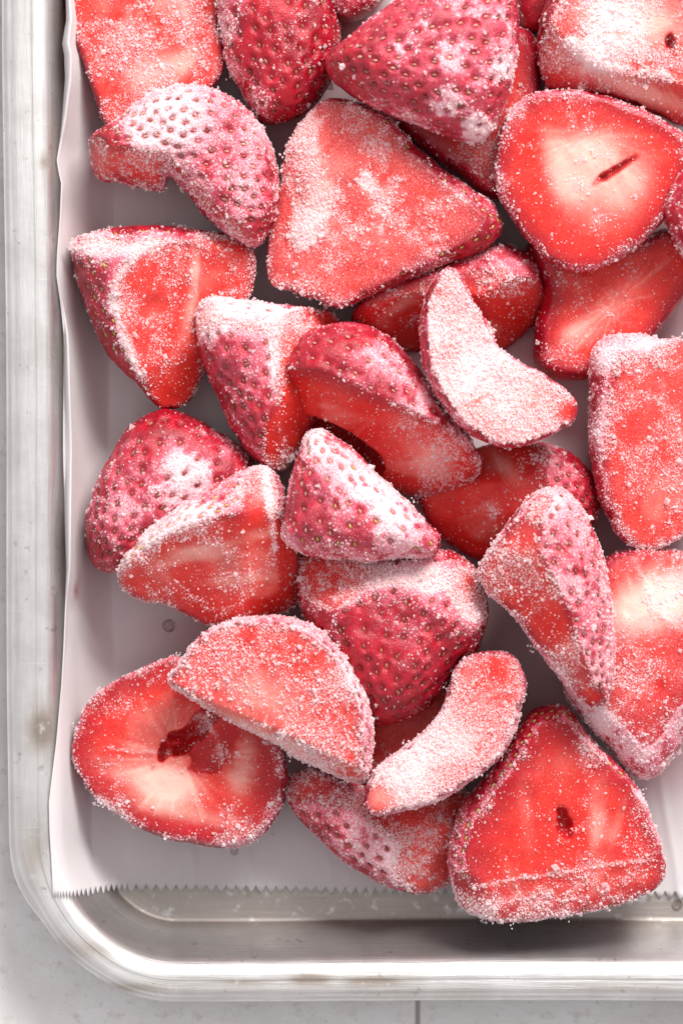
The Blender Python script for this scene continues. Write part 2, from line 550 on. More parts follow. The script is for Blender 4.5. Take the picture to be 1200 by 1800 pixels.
def tray_ring(name, p0, p1):
    pr = prof[p0:p1]
    n, k = len(path), len(pr)
    plen = np.concatenate([[0], np.cumsum([math.dist(pr[i], pr[i + 1]) for i in range(k - 1)])])
    V = np.zeros((n, k, 3)); UV = np.zeros((n, k, 2))
    for j, (d, z) in enumerate(pr):
        V[:, j, 0] = path[:, 0] + path[:, 2] * d
        V[:, j, 1] = path[:, 1] + path[:, 3] * d
        V[:, j, 2] = z
        UV[:, j, 0] = sarc * S; UV[:, j, 1] = plen[j] * S + (p0 * 0.01)
    V = wander(V.reshape(-1, 3))
    ids = np.arange(n * k).reshape(n, k)
    a = ids; b = np.roll(ids, -1, 0)
    F = np.stack([a[:, :-1], a[:, 1:], b[:, 1:], b[:, :-1]], -1).reshape(-1, 4)
    Q = V.copy()
    stain = np.zeros(len(V))
    mag = D / (D - V[:, 2])
    px = 600 + V[:, 0] * mag; py = 900 - V[:, 1] * mag
    for (sx, sy, rx, ry, am) in ((545, 1722, 42, 11, 1.4), (655, 1726, 60, 9, 1.4), (430, 1728, 60, 7, .9), (75, 1282, 26, 42, 1.3),
                                 (250, 1735, 90, 10, .8), (160, 1668, 60, 20, .7), (60, 1500, 20, 60, .8), (95, 230, 8, 40, .8), (80, 285, 12, 16, 1.0),
                                 (100, 620, 12, 60, .6), (105, 40, 16, 60, .8), (700, 1745, 300, 7, .4), (1100, 1735, 120, 8, .6), (50, 120, 8, 150, .4)):
        stain = np.maximum(stain, am * np.exp(-(((px - sx) / rx) ** 2 + ((py - sy) / ry) ** 2)))
    paint = np.zeros((len(V), 4)); paint[:, 0] = np.clip(stain, 0, 1); paint[:, 3] = 1
    paint[:, 1] = 1 - sstep(V[:, 2], 110, 140)
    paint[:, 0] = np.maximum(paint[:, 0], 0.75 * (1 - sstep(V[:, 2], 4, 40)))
    me = make_mesh(name, V * S, F, M_ALU, True, paint, UV.reshape(-1, 2))
    return add_obj(name, me, parent=tray)
tray_ring("wall", 0, 17)
tray_ring("rim", 16, len(prof))
# floor sheet inside the ring
inner = np.stack([path[:, 0] - path[:, 2] * 60, path[:, 1] - path[:, 3] * 60, np.full(len(path), 0.0)], 1)
inner = wander(inner)
cen = np.array([[1100.0, 1500.0, 0.0]])
V = np.concatenate([inner, cen]); n = len(inner)
F = np.stack([np.arange(n), np.roll(np.arange(n), -1), np.full(n, n)], 1)
paint = np.zeros((len(V), 4)); paint[:, 3] = 1; paint[:, 0] = 0.75
add_obj("floor_pan", make_mesh("floor_pan", V * S, F, M_ALU, True, paint, V[:, :2] * S * 0.3), parent=tray)

# ------------------------------------------------------------------ parchment
M_PAPER = mat_paper()
edge_y = [0, 50, 90, 97, 104, 150, 200, 250, 296, 304, 330, 400, 450, 490, 540, 600, 700, 800, 900, 1000, 1050, 1130, 1200, 1300, 1400, 1450, 1500, 1590]
edge_x = [116, 117, 110, 109, 113, 115, 111, 107, 100, 101, 108, 105, 102, 101, 108, 113, 112, 112, 114, 117, 115, 112, 108, 100, 89, 90, 93, 97]
def paper_section(yy):
    """list of (x, z) from the free upper edge down the wall and out over the floor for the line at photo row yy"""
    ex = np.interp(yy, edge_y, edge_x)
    zt = 116 + 7 * math.sin(yy / 140.0) + 5 * math.sin(yy / 47.0)
    xt = (ex - 600) * (D - zt) / D                     # free edge
    fold = max(0, 1 - abs(yy - 790) / 260) ** 0.5 if abs(yy - 790) < 260 else 0
    fold2 = max(0, 1 - abs(yy - 110) / 150) ** 0.5 if abs(yy - 110) < 150 else 0
    fw = 15 * fold + 13 * fold2                        # the sheet is folded back along its edge here
    xf = -392 + 10 * math.sin(yy / 210.0 + 1) + np.interp(yy, [0, 1300, 1600], [0, 0, 12])
    pts = []
    if fw > 0.8:
        for t in np.linspace(0, 1, 5)[:-1]:
            pts.append((xt + fw * t, zt + 14 * math.sin(t * math.pi / 2) * min(1, fw / 10)))
        xs, zs = xt + fw, zt + 14 * min(1, fw / 10)
    else:
        for t in np.linspace(0, 1, 5)[:-1]:
            pts.append((xt + 2.0 * t, zt - 3 * t))
        xs, zs = xt + 2.0, zt - 3
    for t in np.linspace(0, 1, 22):                    # leaning sheet that eases into the floor
        a = t * t * (3 - 2 * t) * 0.45 + t * 0.55
        x = xs + (xf - xs) * a ** 1.25
        z = zs * (1 - a) ** 1.75 + 1.2
        pts.append((x, z))
    return pts, xf
def tray_height(X, Y):
    """height of the tray's inner surface above the floor at a point"""
    k = np.clip((-X - 200) / 240, 0, 1)
    X = X - k * (15.0 * sstep(X, FX - 120, FX - 75) - 0.0075 * (Y + 100) + 1.6 * np.sin(Y / 170.0)) - 5.0
    qx = (FX + R0) - X; qy = (FY + R0) - (Y + 0 * X)
    d = np.hypot(np.maximum(qx, 0), np.maximum(qy, 0)) + np.minimum(np.maximum(qx, qy), 0) - R0
    k = 22
    return np.interp(d, [p[0] for p in prof[:k]], [p[1] for p in prof[:k]])
def build_paper():
    pitch = 17.5
    ncol_floor = int((1250 + 390) / (pitch / 4))
    rows = np.concatenate([np.linspace(-700, -30, 12)[:-1], np.linspace(-30, 1480, 76), np.linspace(1490, 1553, 6)])
    grid = []
    ph = None
    allrows = list(rows) + [None]
    for ri, r in enumerate(allrows):
        yy = 1563.0 if r is None else r
        pts, xf = paper_section(yy)
        xs = [p[0] for p in pts]; zs = [p[1] for p in pts]
        # arc length along the wall part, so the teeth keep their pitch
        L = np.concatenate([[0], np.cumsum(np.hypot(np.diff(xs), np.diff(zs)))])
        nW = 76
        u = np.linspace(0, L[-1], nW)
        X = list(np.interp(u, L, xs)); Z = list(np.interp(u, L, zs))
        X += list(xf + (np.arange(1, ncol_floor)) * pitch / 4)
        X = np.array(X)
        Zf = 1.2 + 1.2 * (0.5 + 0.5 * np.sin(X / 61.0 + yy / 120.0)) * np.clip((X - xf) / 60, 0, 1)
        Z = np.concatenate([Z, Zf[nW:]])
        yb = 900 - (np.full(len(X), yy))
        ii = np.arange(len(X))
        end = 900 - (1556.0 + 0.014 * (X + 100))       # tooth roots
        if r is None:
            tooth = np.array([0.0, 0.62, 1.0, 0.62])[(ii + 2) % 4]
            rnd = np.random.RandomState(5).rand(len(X) // 4 + 2)[ii // 4]
            rn2 = np.random.RandomState(6).rand(len(X) // 4 + 2)[ii // 4]
            yb = end - tooth * (12.0 + 4 * rnd)
            lift_t = tooth * (6 * rn2 ** 2)
        else:
            yb = np.maximum(yb, end + (1553 - yy) * 0.0) if yy < 1540 else np.minimum(yb, end + (1553 - yy))
            yb = np.where(yy >= 1553, end, yb)
            # sawn edge lifts a little off the metal
        lift = np.clip((yy - 1440) / 120, 0, 1) * (3.0 + 3.0 * np.sin(X / 90.0) + 1.5 * np.sin(X / 31.0))
        if r is None: lift = lift + lift_t
        for (cx0, cy0, cx1, cy1, am) in ((-270, -560, -250, -680, 4), (-275, -600, -300, -690, 3), (-160, -600, -158, -690, 4), (-20, -620, -15, -690, 3.5), (-390, -250, -330, -560, 3),
                                         (-395, 100, -300, 20, 2.5), (-380, -120, -280, -300, 2.5), (560, -480, 600, -700, 4), (-330, 240, -420, 60, 2.5)):
            tt = np.clip((900 - yy - cy0) / (cy1 - cy0), 0, 1)
            on = np.exp(-((900 - yy - np.clip(900 - yy, min(cy0, cy1), max(cy0, cy1))) / 12) ** 2)
            lift = lift + on * am * np.exp(-np.abs(X - (cx0 + (cx1 - cx0) * tt)) / 7.0)
        Z = Z + lift
        Z = np.maximum(Z, tray_height(X, yb) + 3.0)
        grid.append(np.stack([X, yb, Z], 1))
    G = np.array(grid); nr, nc = G.shape[:2]
    V = G.reshape(-1, 3)
    ids = np.arange(nr * nc).reshape(nr, nc)
    F = np.stack([ids[:-1, :-1], ids[1:, :-1], ids[1:, 1:], ids[:-1, 1:]], -1).reshape(-1, 4)
    mag = D / (D - V[:, 2]); px = 600 + V[:, 0] * mag; py = 900 - V[:, 1] * mag
    paint = np.zeros((len(V), 4)); paint[:, 3] = 1
    t = np.clip((py - 1015) / 45, 0, 1); lx = 140 - 12 * t
    paint[:, 0] = 0.75 * np.exp(-((px - lx) / 4.0) ** 2) * np.exp(-((py - 1035) / 16) ** 2)
    # red light bounced off the fruit, painted into the sheet under the pile
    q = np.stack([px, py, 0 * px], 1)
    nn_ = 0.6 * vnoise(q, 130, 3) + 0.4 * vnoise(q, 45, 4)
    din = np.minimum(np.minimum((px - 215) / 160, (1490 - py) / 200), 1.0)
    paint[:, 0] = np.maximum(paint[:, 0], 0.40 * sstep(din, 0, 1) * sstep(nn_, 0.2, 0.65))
    for (a, b) in ((105, 500), (123, 677), (1090, 1330)):
        paint[:, 0] = np.maximum(paint[:, 0], 0.5 * np.exp(-((px - a) / 3) ** 2 - ((py - b) / 4) ** 2))
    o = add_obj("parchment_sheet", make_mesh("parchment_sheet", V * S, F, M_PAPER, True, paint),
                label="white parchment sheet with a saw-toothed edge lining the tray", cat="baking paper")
    md = o.modifiers.new("thickness", 'SOLIDIFY'); md.thickness = 0.5 * S; md.offset = 1.0
    return o
build_paper()

# ------------------------------------------------------------------ strawberries
def seed_mesh(kind):
    """small teardrop, tip towards +x, half length 1"""
    rings = [(-1.0, 0.0), (-0.72, 0.62), (-0.1, 1.0), (0.5, 0.66), (1.0, 0.0)]
    V = []; F = []
    V.append((-1, 0, 0))
    for x, r in rings[1:4]:
        for k in range(6):
            a = k * math.pi / 3
            V.append((x, r * math.cos(a), r * math.sin(a)))
    V.append((1, 0, 0))
    for k in range(6):
        n = (k + 1) % 6
        F.append((0, 1 + n, 1 + k, 1 + k)); 
        for q in range(2):
            a = 1 + q * 6
            F.append((a + k, a + n, a + 6 + n, a + 6 + k))
        F.append((13 + k, 13 + n, 19, 19))
    T = []
    for f in F:
        T.append((f[0], f[1], f[2]))
        if f[2] != f[3]:
            T.append((f[0], f[2], f[3]))
    V = np.array(V, float) * np.array([5.6, 3.4, 2.3])
    return make_mesh("seed", V * S, np.array(T), M_SEED[kind], True)
SEED = {k: seed_mesh(k) for k in M_SEED}

OCT = np.array([(1, 0, 0), (-1, 0, 0), (0, 1, 0), (0, -1, 0), (0, 0, 1), (0, 0, -1)], float)
OCTF = np.array([(0, 2, 4), (2, 1, 4), (1, 3, 4), (3, 0, 4), (2, 0, 5), (1, 2, 5), (3, 1, 5), (0, 3, 5)])

TET = np.array([(1, 1, 1), (1, -1, -1), (-1, 1, -1), (-1, -1, 1)], float) * 0.8
TETF = np.array([(0, 1, 2), (0, 3, 1), (0, 2, 3), (1, 3, 2)])

PIECES = []
ALL_TOP = []          # (x, y, z) px of every surface, for finding seeds nobody can see

def berry(pid, name, label, out, zc, Ht, Hb, cuts=(), full=1.6, h=4.4, film=(0.25, 0.55), frost=(0.45, 0.45), edge=0.3,
          blobs=(), pale=(), fib=None, fibs=0.35, holes=(), seeds=None, tip=None, spacing=34, deep=26.0, rnd=3.5, bare=(), cat="strawberry",
          gsize=1.0, warp=3.0, hn=1.0, lines=()):
    seed = pid
    rng = np.random.RandomState(100 + pid)
    P = catmull([(x - 600.0, 900.0 - y) for x, y in out], 5)
    # waviness of the rim
    t = np.arange(len(P)) * 1.0
    nrm = np.roll(P, -1, 0) - np.roll(P, 1, 0); nrm = np.stack([nrm[:, 1], -nrm[:, 0]], 1) / (np.linalg.norm(nrm, axis=1, keepdims=True) + 1e-9)
    P = P + nrm * ((vnoise(np.stack([P[:, 0], P[:, 1], 0 * t], 1), 22, seed) - 0.5) * 5.0)[:, None]
    x0, y0 = P.min(0) - 4 * h; x1, y1 = P.max(0) + 4 * h
    gx = np.arange(x0, x1 + h, h); gy = np.arange(y0, y1 + h, h)
    X, Y = np.meshgrid(gx, gy, indexing='ij')
    sd = poly_sd(X, Y, P)
    R = sd.max() * 1.04
    m = np.clip(sd, 0, R)
    u = m * (2 * R - m) / R ** 2
    ub = blur2(u, 16 / h)
    wgt = sstep(m, 4, 34)
    u = u * (1 - wgt) + ub * wgt
    u = 1 - (1 - np.clip(u, 0, 0.999)) ** full
    U = np.where(sd > 0, u, 2 * full * sd / R)
    n2 = (vnoise(np.stack([X.ravel(), Y.ravel(), np.zeros(X.size)], 1), 38, seed).reshape(X.shape) - 0.5)
    n3 = (vnoise(np.stack([X.ravel(), Y.ravel(), np.zeros(X.size)], 1), 15, seed + 3).reshape(X.shape) - 0.5)
    Hloc = 1.0 + 0.10 * n2
    dome = zc + Ht * Hloc * np.sqrt(np.clip(U, 0, None))
    cx, cy = (P.min(0) + P.max(0)) / 2
    top = dome.copy(); fs = []
    for c in cuts:
        if c[0] == 'P':
            f = zc + c[1] + c[2] * (X - cx) / 100 + c[3] * (Y - cy) / 100
            f = f + n2 * warp * 2.2 + n3 * warp
        else:
            pts = [(a - 600.0, 900.0 - b) for a, b in c[1]]
            vals = [float(bil(top, a, b, x0, y0, h)) + (c[4] if len(c) > 4 else 0) for a, b in pts]
            vals = np.array(vals)
            # ends of a ridge reach the rim, where the dome is low
            s, v = line_sd(X, Y, pts, vals)
            kx, ky = c[3][0] - 600.0, 900.0 - c[3][1]
            sg = 1.0 if float(bil(s, kx, ky, x0, y0, h)) > 0 else -1.0
            s = blur2(s * sg, 6 / h); v = blur2(v, 8 / h)
            f = v + np.where(s > 0, c[2] * s * 1.0 + 0.004 * s * s, c[2] * s)
            f = f + n2 * warp * 2.0 + n3 * warp
        fs.append(f)
        top = np.minimum(top, f)
    zmin = max(1.5, zc - Hb - 3 * h); zmax = min(top.max(), zc + Ht * 1.1) + 3 * h
    zz = np.arange(zmin - 3 * h, zmax + h, h)
    Z = zz[None, None, :]
    dz = Z - zc
    Hgrid = np.where(dz > 0, Ht * Hloc[:, :, None], Hb)
    gU = np.stack(np.gradient(U, h), 0)
    g2 = (gU ** 2).sum(0)[:, :, None]
    q = dz / Hgrid
    dbody = (q * q - U[:, :, None]) / np.sqrt((2 * q / Hgrid) ** 2 + g2 + 1e-5)
    dbody = np.clip(dbody, -160, 60)
    dcut = np.full(dbody.shape, -1e3)
    for f in fs:
        gf = np.stack(np.gradient(f, h), 0)
        d = (Z - f[:, :, None]) / np.sqrt(1 + np.minimum((gf ** 2).sum(0), 30))[:, :, None]
        dcut = np.maximum(dcut, d)
    def smax(a, b, k):
        e = np.clip(k - np.abs(a - b), 0, None) / k
        return np.maximum(a, b) + e * e * k * 0.25
    F = smax(dbody, dcut, rnd) if fs else dbody.copy()
    F = smax(F, (1.5 - Z) * np.ones_like(F), 4.0)
    hole = np.full(F.shape, -1e3)
    for hx, hy, rx, ry, ang, dep in holes:
        px_, py_ = hx - 600.0, 900.0 - hy
        a = math.radians(ang); ca, sa = math.cos(a), math.sin(a)
        ex = ((X - px_) * ca + (Y - py_) * sa) / rx; ey = (-(X - px_) * sa + (Y - py_) * ca) / ry
        zs = float(bil(top, px_, py_, x0, y0, h))
        rr = ex ** 2 + ey ** 2 + (n3 * 1.5 + n2 * 0.9) * hn
        d = 1 - np.sqrt(np.clip(rr[:, :, None] + ((Z - zs) / dep) ** 2, 1e-4, None))
        hole = np.maximum(hole, d * min(rx, ry, dep))
    if holes:
        F = smax(F, np.clip(hole, -60, 60), 4.0)
    F = F.astype(np.float32)
    F[0] = F[-1] = 9; F[:, 0] = F[:, -1] = 9; F[:, :, 0] = F[:, :, -1] = 9
    org = np.array([gx[0], gy[0], zz[0]])
    V, Q = surface_nets(F, org, h)
    def samp(A):
        ijk = np.clip(np.rint((V - org) / h).astype(int), 0, np.array(A.shape) - 1)
        return A[ijk[:, 0], ijk[:, 1], ijk[:, 2]]
    def tri(A):
        f = (V - org) / h; i = np.clip(np.floor(f).astype(int), 0, np.array(A.shape) - 2); t = f - i
        o = 0
        for a in (0, 1):
            for b in (0, 1):
                for c in (0, 1):
                    wt = (t[:, 0] if a else 1 - t[:, 0]) * (t[:, 1] if b else 1 - t[:, 1]) * (t[:, 2] if c else 1 - t[:, 2])
                    o = o + wt * A[i[:, 0] + a, i[:, 1] + b, i[:, 2] + c]
        return o
    vb = tri(dbody); vc = tri(dcut) if fs else np.full(len(V), -99.0); vh = tri(hole) if holes else np.full(len(V), -99.0)
    nr = vert_normals(V, Q)
    isflesh = (vc > vb) | (vh > np.maximum(vb, vc))
    bd = vb - vc                                        # > 0 skin, < 0 cut
    X2 = V[:, 0] + 600.0; Y2 = 900.0 - V[:, 1]
    # ---- seeds
    pit = np.zeros(len(V)); seedpos = []
    if seeds:
        tx, ty = tip[0] - 600.0, 900.0 - tip[1]
        cand = np.where((~isflesh) & (bd > 5) & (nr[:, 2] > -0.05) & (V[:, 2] > 8))[0]
        if len(cand) > 6000:
            cand = rng.choice(cand, 6000, replace=False)
        if len(cand) > 10:
            C = V[cand]
            dt = np.hypot(C[:, 0] - tx, C[:, 1] - ty)
            wsc = 0.97 * spacing * (0.62 + 0.38 * np.clip(dt / 220, 0, 1))
            order = rng.permutation(len(cand)); pick = []
            for cur in order:                               # uneven spacing, as seeds have
                if pick:
                    dd = np.linalg.norm(C[pick] - C[cur], axis=1) / (0.5 * (wsc[pick] + wsc[cur]))
                    if dd.min() < rng.uniform(0.74, 1.0): continue
                pick.append(int(cur))
                if len(pick) > 210: break
            for i in pick:
                if rng.rand() < 0.07: continue
                p, n = C[i], nr[cand[i]]
                d = np.array([tx - p[0], ty - p[1], 0.0]); d = d - n * d.dot(n)
                if np.linalg.norm(d) < 1e-3: d = np.array([1.0, 0, 0])
                d /= np.linalg.norm(d)
                s = np.cross(n, d)
                w = V - p; r2 = ((w @ d) / 10.8) ** 2 + ((w @ s) / 8.3) ** 2 + ((w @ n) / 14) ** 2
                pit = np.maximum(pit, np.exp(-r2))
                seedpos.append((p, n, d, s))
    if seedpos:
        V = V - nr * (pit * 6.0)[:, None] + nr * (0.25 * np.exp(-((pit - 0.3) / 0.15) ** 2) * 4)[:, None]
    # ---- paint: r pale core, g distance in from the skin, b rime film, a pit
    depth = np.clip(-vb, 0, None)
    pl = np.zeros(len(V))
    for bx, by, rx, ry, ang, am in pale:
        a = math.radians(ang); ca, sa = math.cos(a), math.sin(a)
        dx, dy = X2 - bx, -(Y2 - by)
        ex = (dx * ca + dy * sa) / rx; ey = (-dx * sa + dy * ca) / ry
        pl += am * np.exp(-(ex ** 2 + ey ** 2))
    fx, fy = fib if fib else (cx + 600, 900 - cy)
    ang = np.arctan2(-(Y2 - fy), X2 - fx); rad = np.hypot(X2 - fx, Y2 - fy)
    fb = vnoise(np.stack([np.cos(ang) * 9, np.sin(ang) * 9, rad / 120.0], 1), 1.0, seed + 5)
    fb2 = vnoise(np.stack([np.cos(ang) * 22, np.sin(ang) * 22, rad / 70.0], 1), 1.0, seed + 6)
    pl += 0.30 * sstep(depth, 30, 85) * sstep(vnoise(V, 60, seed + 9), 0.3, 0.75)
    pl += 0.8 * fibs * sstep(fb * 0.6 + fb2 * 0.4, 0.45, 0.8) * sstep(depth, 8, 40)
    if holes:
        inh = sstep(vh, -4, 1)
        pl = pl * (1 - 0.9 * inh) + 0.04 * inh
    g = sstep(depth, 2, deep)
    if holes:
        g *= (1 - 0.8 * inh)
    blob = np.zeros(len(V))
    for bx, by, r, am in blobs:
        blob += am * np.exp(-(((X2 - bx) ** 2 + (Y2 - by) ** 2) / (r * r)))
    for pts_, wd, am in lines:
        q_ = np.array(pts_, float); dmin = np.full(len(V), 1e9)
        for (ax, ay), (bx_, by_) in zip(q_[:-1], q_[1:]):
            ex, ey = bx_ - ax, by_ - ay
            tt = np.clip(((X2 - ax) * ex + (Y2 - ay) * ey) / (ex * ex + ey * ey + 1e-9), 0, 1)
            dmin = np.minimum(dmin, np.hypot(X2 - ax - tt * ex, Y2 - ay - tt * ey))
        dmin = np.abs(dmin + 3 * (vnoise(V, 9, seed + 12) - 0.5))
        blob = blob + am * np.exp(-(dmin / wd) ** 2)
    cov = 0.90 * (np.where(isflesh, frost[0], frost[1]) + blob)
    cov = cov + edge * np.exp(-(bd / 9.0) ** 2)
    for bx, by, r, am in bare:
        cov = cov * (1 - am * np.exp(-(((X2 - bx) ** 2 + (Y2 - by) ** 2) / (r * r))))
    nz = 0.45 * vnoise(V, 46, seed + 1) + 0.30 * vnoise(V, 17, seed + 2) + 0.25 * vnoise(V, 8, seed + 4)
    thr = 0.76 - 0.52 * np.clip(cov, 0, 1.3)
    patch = sstep(nz, thr - 0.11, thr + 0.10)
    dens = patch * (0.25 + 0.75 * np.clip(cov, 0, 1)) + 0.04
    up = sstep(nr[:, 2], -0.3, 0.4)
    dens *= (1 - 0.92 * sstep(pit, 0.3, 0.8)) * up
    if holes:
        dens *= 1 - 0.6 * sstep(vh, -2, 3)
    lo = vnoise(V, 45, seed + 8)
    fl = np.where(isflesh, film[0], film[1] * 0.85) * (0.35 + 0.6 * lo + 0.5 * patch) * ((1 - 0.9 * inh) if holes else 1.0) + 0.7 * blob * (0.4 + 0.6 * patch) + 0.40 * patch * np.clip(cov, 0, 1)
    up = sstep(nr[:, 2], -0.5, 0.35)
    for bx, by, r, am in bare:
        fl *= 1 - am * np.exp(-(((X2 - bx) ** 2 + (Y2 - by) ** 2) / (r * r)))
    paint = np.stack([np.clip(pl, 0, 1), g, np.clip(fl * 0.5, 0, 1), pit], 1)
    # ---- objects
    k = (D - zc) / D
    base = np.array([cx * k, cy * k, max(0.0, V[:, 2].min())])
    L = (V * np.array([k, k, 1.0]) - base) * S
    root = add_obj(name, None, label=label, cat=cat, group="frozen strawberry pieces on the tray", loc=base * S)
    fme = make_mesh("flesh", L, Q, M_FLESH, True, paint)
    add_obj("flesh", fme, parent=root)
    fskin = (~isflesh)[Q].sum(1) >= 2
    if fskin.sum() > 30:
        used = np.unique(Q[fskin]); remap = -np.ones(len(V), int); remap[used] = np.arange(len(used))
        inner_ = np.ones(len(V), bool)
        inner_[Q[~fskin].ravel()] = False
        L2 = L + nr * (np.where(inner_, 1.1, 0.15) * S)[:, None]
        sme = make_mesh("skin", L2[used], remap[Q[fskin]], M_SKIN, True, paint[used])
        add_obj("skin", sme, parent=root)
    ALL_TOP.append((pid, V * np.array([k, k, 1.0])))
    # ---- seeds as parts
    for p, n, d, s in seedpos:
        kx = seeds if len(seeds) == 1 else rng.choice(list(seeds))
        sc = rng.uniform(0.68, 1.05)
        M = Matrix(((d[0], s[0], n[0], 0), (d[1], s[1], n[1], 0), (d[2], s[2], n[2], 0), (0, 0, 0, 1)))
        loc = (p * np.array([k, k, 1.0]) - n * 3.6 - base) * S
        PIECES.append((root, kx, Matrix.Translation(Vector(loc)) @ M @ Matrix.Diagonal((sc, sc * rng.uniform(.85, 1.05), sc, 1)), p * np.array([k, k, 1.0]), pid))
    # ---- frost crystals
    T = np.concatenate([Q[:, [0, 1, 2]], Q[:, [0, 2, 3]]])
    A3 = V[T]
    area = 0.5 * np.linalg.norm(np.cross(A3[:, 1] - A3[:, 0], A3[:, 2] - A3[:, 0]), axis=1)
    wt = area * dens[T].mean(1)
    cum = np.cumsum(wt)
    n = int(cum[-1] * 0.16 / gsize ** 1.3)
    fi = np.searchsorted(cum, rng.rand(n) * cum[-1]); fi = np.clip(fi, 0, len(T) - 1)
    r1 = np.sqrt(rng.rand(n)); r2 = rng.rand(n)
    bc = np.stack([1 - r1, r1 * (1 - r2), r1 * r2], 1)
    pos = (V[T[fi]] * bc[:, :, None]).sum(1)
    nn = (nr[T[fi]] * bc[:, :, None]).sum(1)
    rad = gsize * np.exp(rng.normal(math.log(1.0), 0.52, n)); rad = np.clip(rad, 0.8, 4.8)
    big = rng.rand(n) < 0.03
    rad[big] *= 1.6
    pos = pos + nn * (rad * (0.1 + 0.5 * rng.rand(n)))[:, None] + nn * (cov[T[fi]].mean(1) * rng.rand(n) ** 2 * 2.2)[:, None]
    # icy clumps: grains heaped on one another
    nc_ = max(6, int(n * 0.0032))
    ci = rng.choice(n, nc_, p=(cov[T[fi]].mean(1).clip(0.02, 1.2) ** 2) / (cov[T[fi]].mean(1).clip(0.02, 1.2) ** 2).sum())
    per = 9
    cs = np.repeat(rng.uniform(2.5, 6.5, nc_), per)
    cp = np.repeat(pos[ci], per, 0) + rng.normal(size=(nc_ * per, 3)) * cs[:, None] * 0.75
    cp += np.repeat(nn[ci], per, 0) * (np.abs(rng.normal(size=nc_ * per)) * cs * 0.6)[:, None]
    pos = np.concatenate([pos, cp]); rad = np.concatenate([rad, rng.uniform(1.2, 2.8, nc_ * per)])
    n = len(pos)
    q4 = rng.normal(size=(n, 4)); q4 /= np.linalg.norm(q4, axis=1, keepdims=True)
    qw, qx, qy, qz = q4.T
    Rm = np.stack([1 - 2 * (qy ** 2 + qz ** 2), 2 * (qx * qy - qz * qw), 2 * (qx * qz + qy * qw),
                   2 * (qx * qy + qz * qw), 1 - 2 * (qx ** 2 + qz ** 2), 2 * (qy * qz - qx * qw),
                   2 * (qx * qz - qy * qw), 2 * (qy * qz + qx * qw), 1 - 2 * (qx ** 2 + qy ** 2)], 1).reshape(n, 3, 3)
    sc = rad[:, None] * rng.uniform(0.65, 1.35, (n, 3))
    sm = rad < 1.45                                     # the finest grains are four-sided splinters
    GVs, GFs, off = [], [], 0
    for mask, shp, fc in ((~sm, OCT, OCTF), (sm, TET, TETF)):
        cnt = int(mask.sum())
        if not cnt: continue
        ov = np.einsum('nij,nkj->nki', Rm[mask], shp[None] * sc[mask][:, None, :]) + pos[mask][:, None, :]
        GVs.append(ov.reshape(-1, 3))
        GFs.append((fc[None] + (np.arange(cnt) * len(shp))[:, None, None]).reshape(-1, 3) + off)
        off += cnt * len(shp)
    GV = (np.concatenate(GVs) * np.array([k, k, 1.0]) - base) * S
    GF = np.concatenate(GFs)
    gme = make_mesh("frost", GV, GF, M_FROST, False)
    add_obj("frost", gme, parent=root, kind="stuff")
    return root


# --- the pieces, from the far end of the tray to the near corner; outlines and ridges in photograph pixels
HALF, WEDGE, SLICE = "strawberry_half", "strawberry_wedge", "strawberry_slice"

# A  flat orange-red cut face in the upper corner
berry(1, HALF, "flat orange-red half against the parchment in the upper corner",
      [(120, -50), (128, 20), (135, 70), (150, 120), (165, 165), (180, 208), (198, 222), (255, 215), (330, 190), (385, 135), (393, 100), (380, 40), (372, -50)],
      92, 60, 95, [('P', 12, -3, 0)], film=(0.22, 0.4), frost=(0.60, 0.4), edge=0.05, blobs=[(225, 70, 40, .3), (310, 60, 25, .3), (270, 120, 25, .2)],
      pale=[(300, 110, 60, 25, 20, .35), (250, 150, 30, 30, 0, .3), (230, 70, 130, 130, 0, .16)], fib=(300, -80), fibs=.2, deep=14)
# B  dark skin side up
berry(2, HALF, "dark red half lying skin up beside the orange-red cut half, frost crusted along one edge",
      [(372, -50), (380, 10), (390, 60), (396, 110), (420, 152), (440, 190), (466, 215), (510, 210), (550, 188), (577, 152), (592, 110), (599, 60), (597, 10), (590, -50)],
      80, 95, 95, film=(.3, .08), frost=(.4, .36), blobs=[(395, 60, 28, .75), (412, 130, 30, .7), (450, 185, 28, .7), (400, 0, 40, .6), (500, 10, 60, .25)],
      seeds='d', tip=(520, 230), spacing=34)
# C  bent slice
berry(3, SLICE, "bent crescent slice, skin up, heavily frosted white over its shoulder",
      [(155, 270), (160, 243), (185, 222), (212, 207), (240, 182), (285, 160), (330, 150), (375, 158), (415, 175), (447, 203), (470, 243), (486, 290), (492, 340), (482, 392),
       (460, 428), (435, 434), (400, 415), (370, 390), (345, 360), (322, 330), (296, 312), (285, 334), (250, 331), (215, 320), (178, 316), (160, 296)],
      105, 105, 104, [('R', [(150, 256), (200, 266), (250, 268), (287, 275), (313, 291), (333, 315), (367, 350), (400, 387), (433, 425)], 1.5, (380, 250))],
      full=2.2, film=(.35, .5), frost=(.35, .62), edge=.15, blobs=[(310, 215, 75, .75), (430, 340, 50, .2), (250, 235, 35, .4), (450, 240, 40, .3)],
      seeds='td', tip=(150, 260), spacing=25, bare=[(190, 245, 25, .7)])
# D  at the top edge
berry(4, HALF, "small frosted red end cut off by the top edge above the dark skin half",
      [(515, -60), (530, -8), (555, 10), (590, 30), (615, 36), (645, 28), (668, 5), (690, -60)],
      80, 70, 78, film=(.4, .4), frost=(.4, .5), blobs=[(560, 10, 30, .4)], seeds=None)
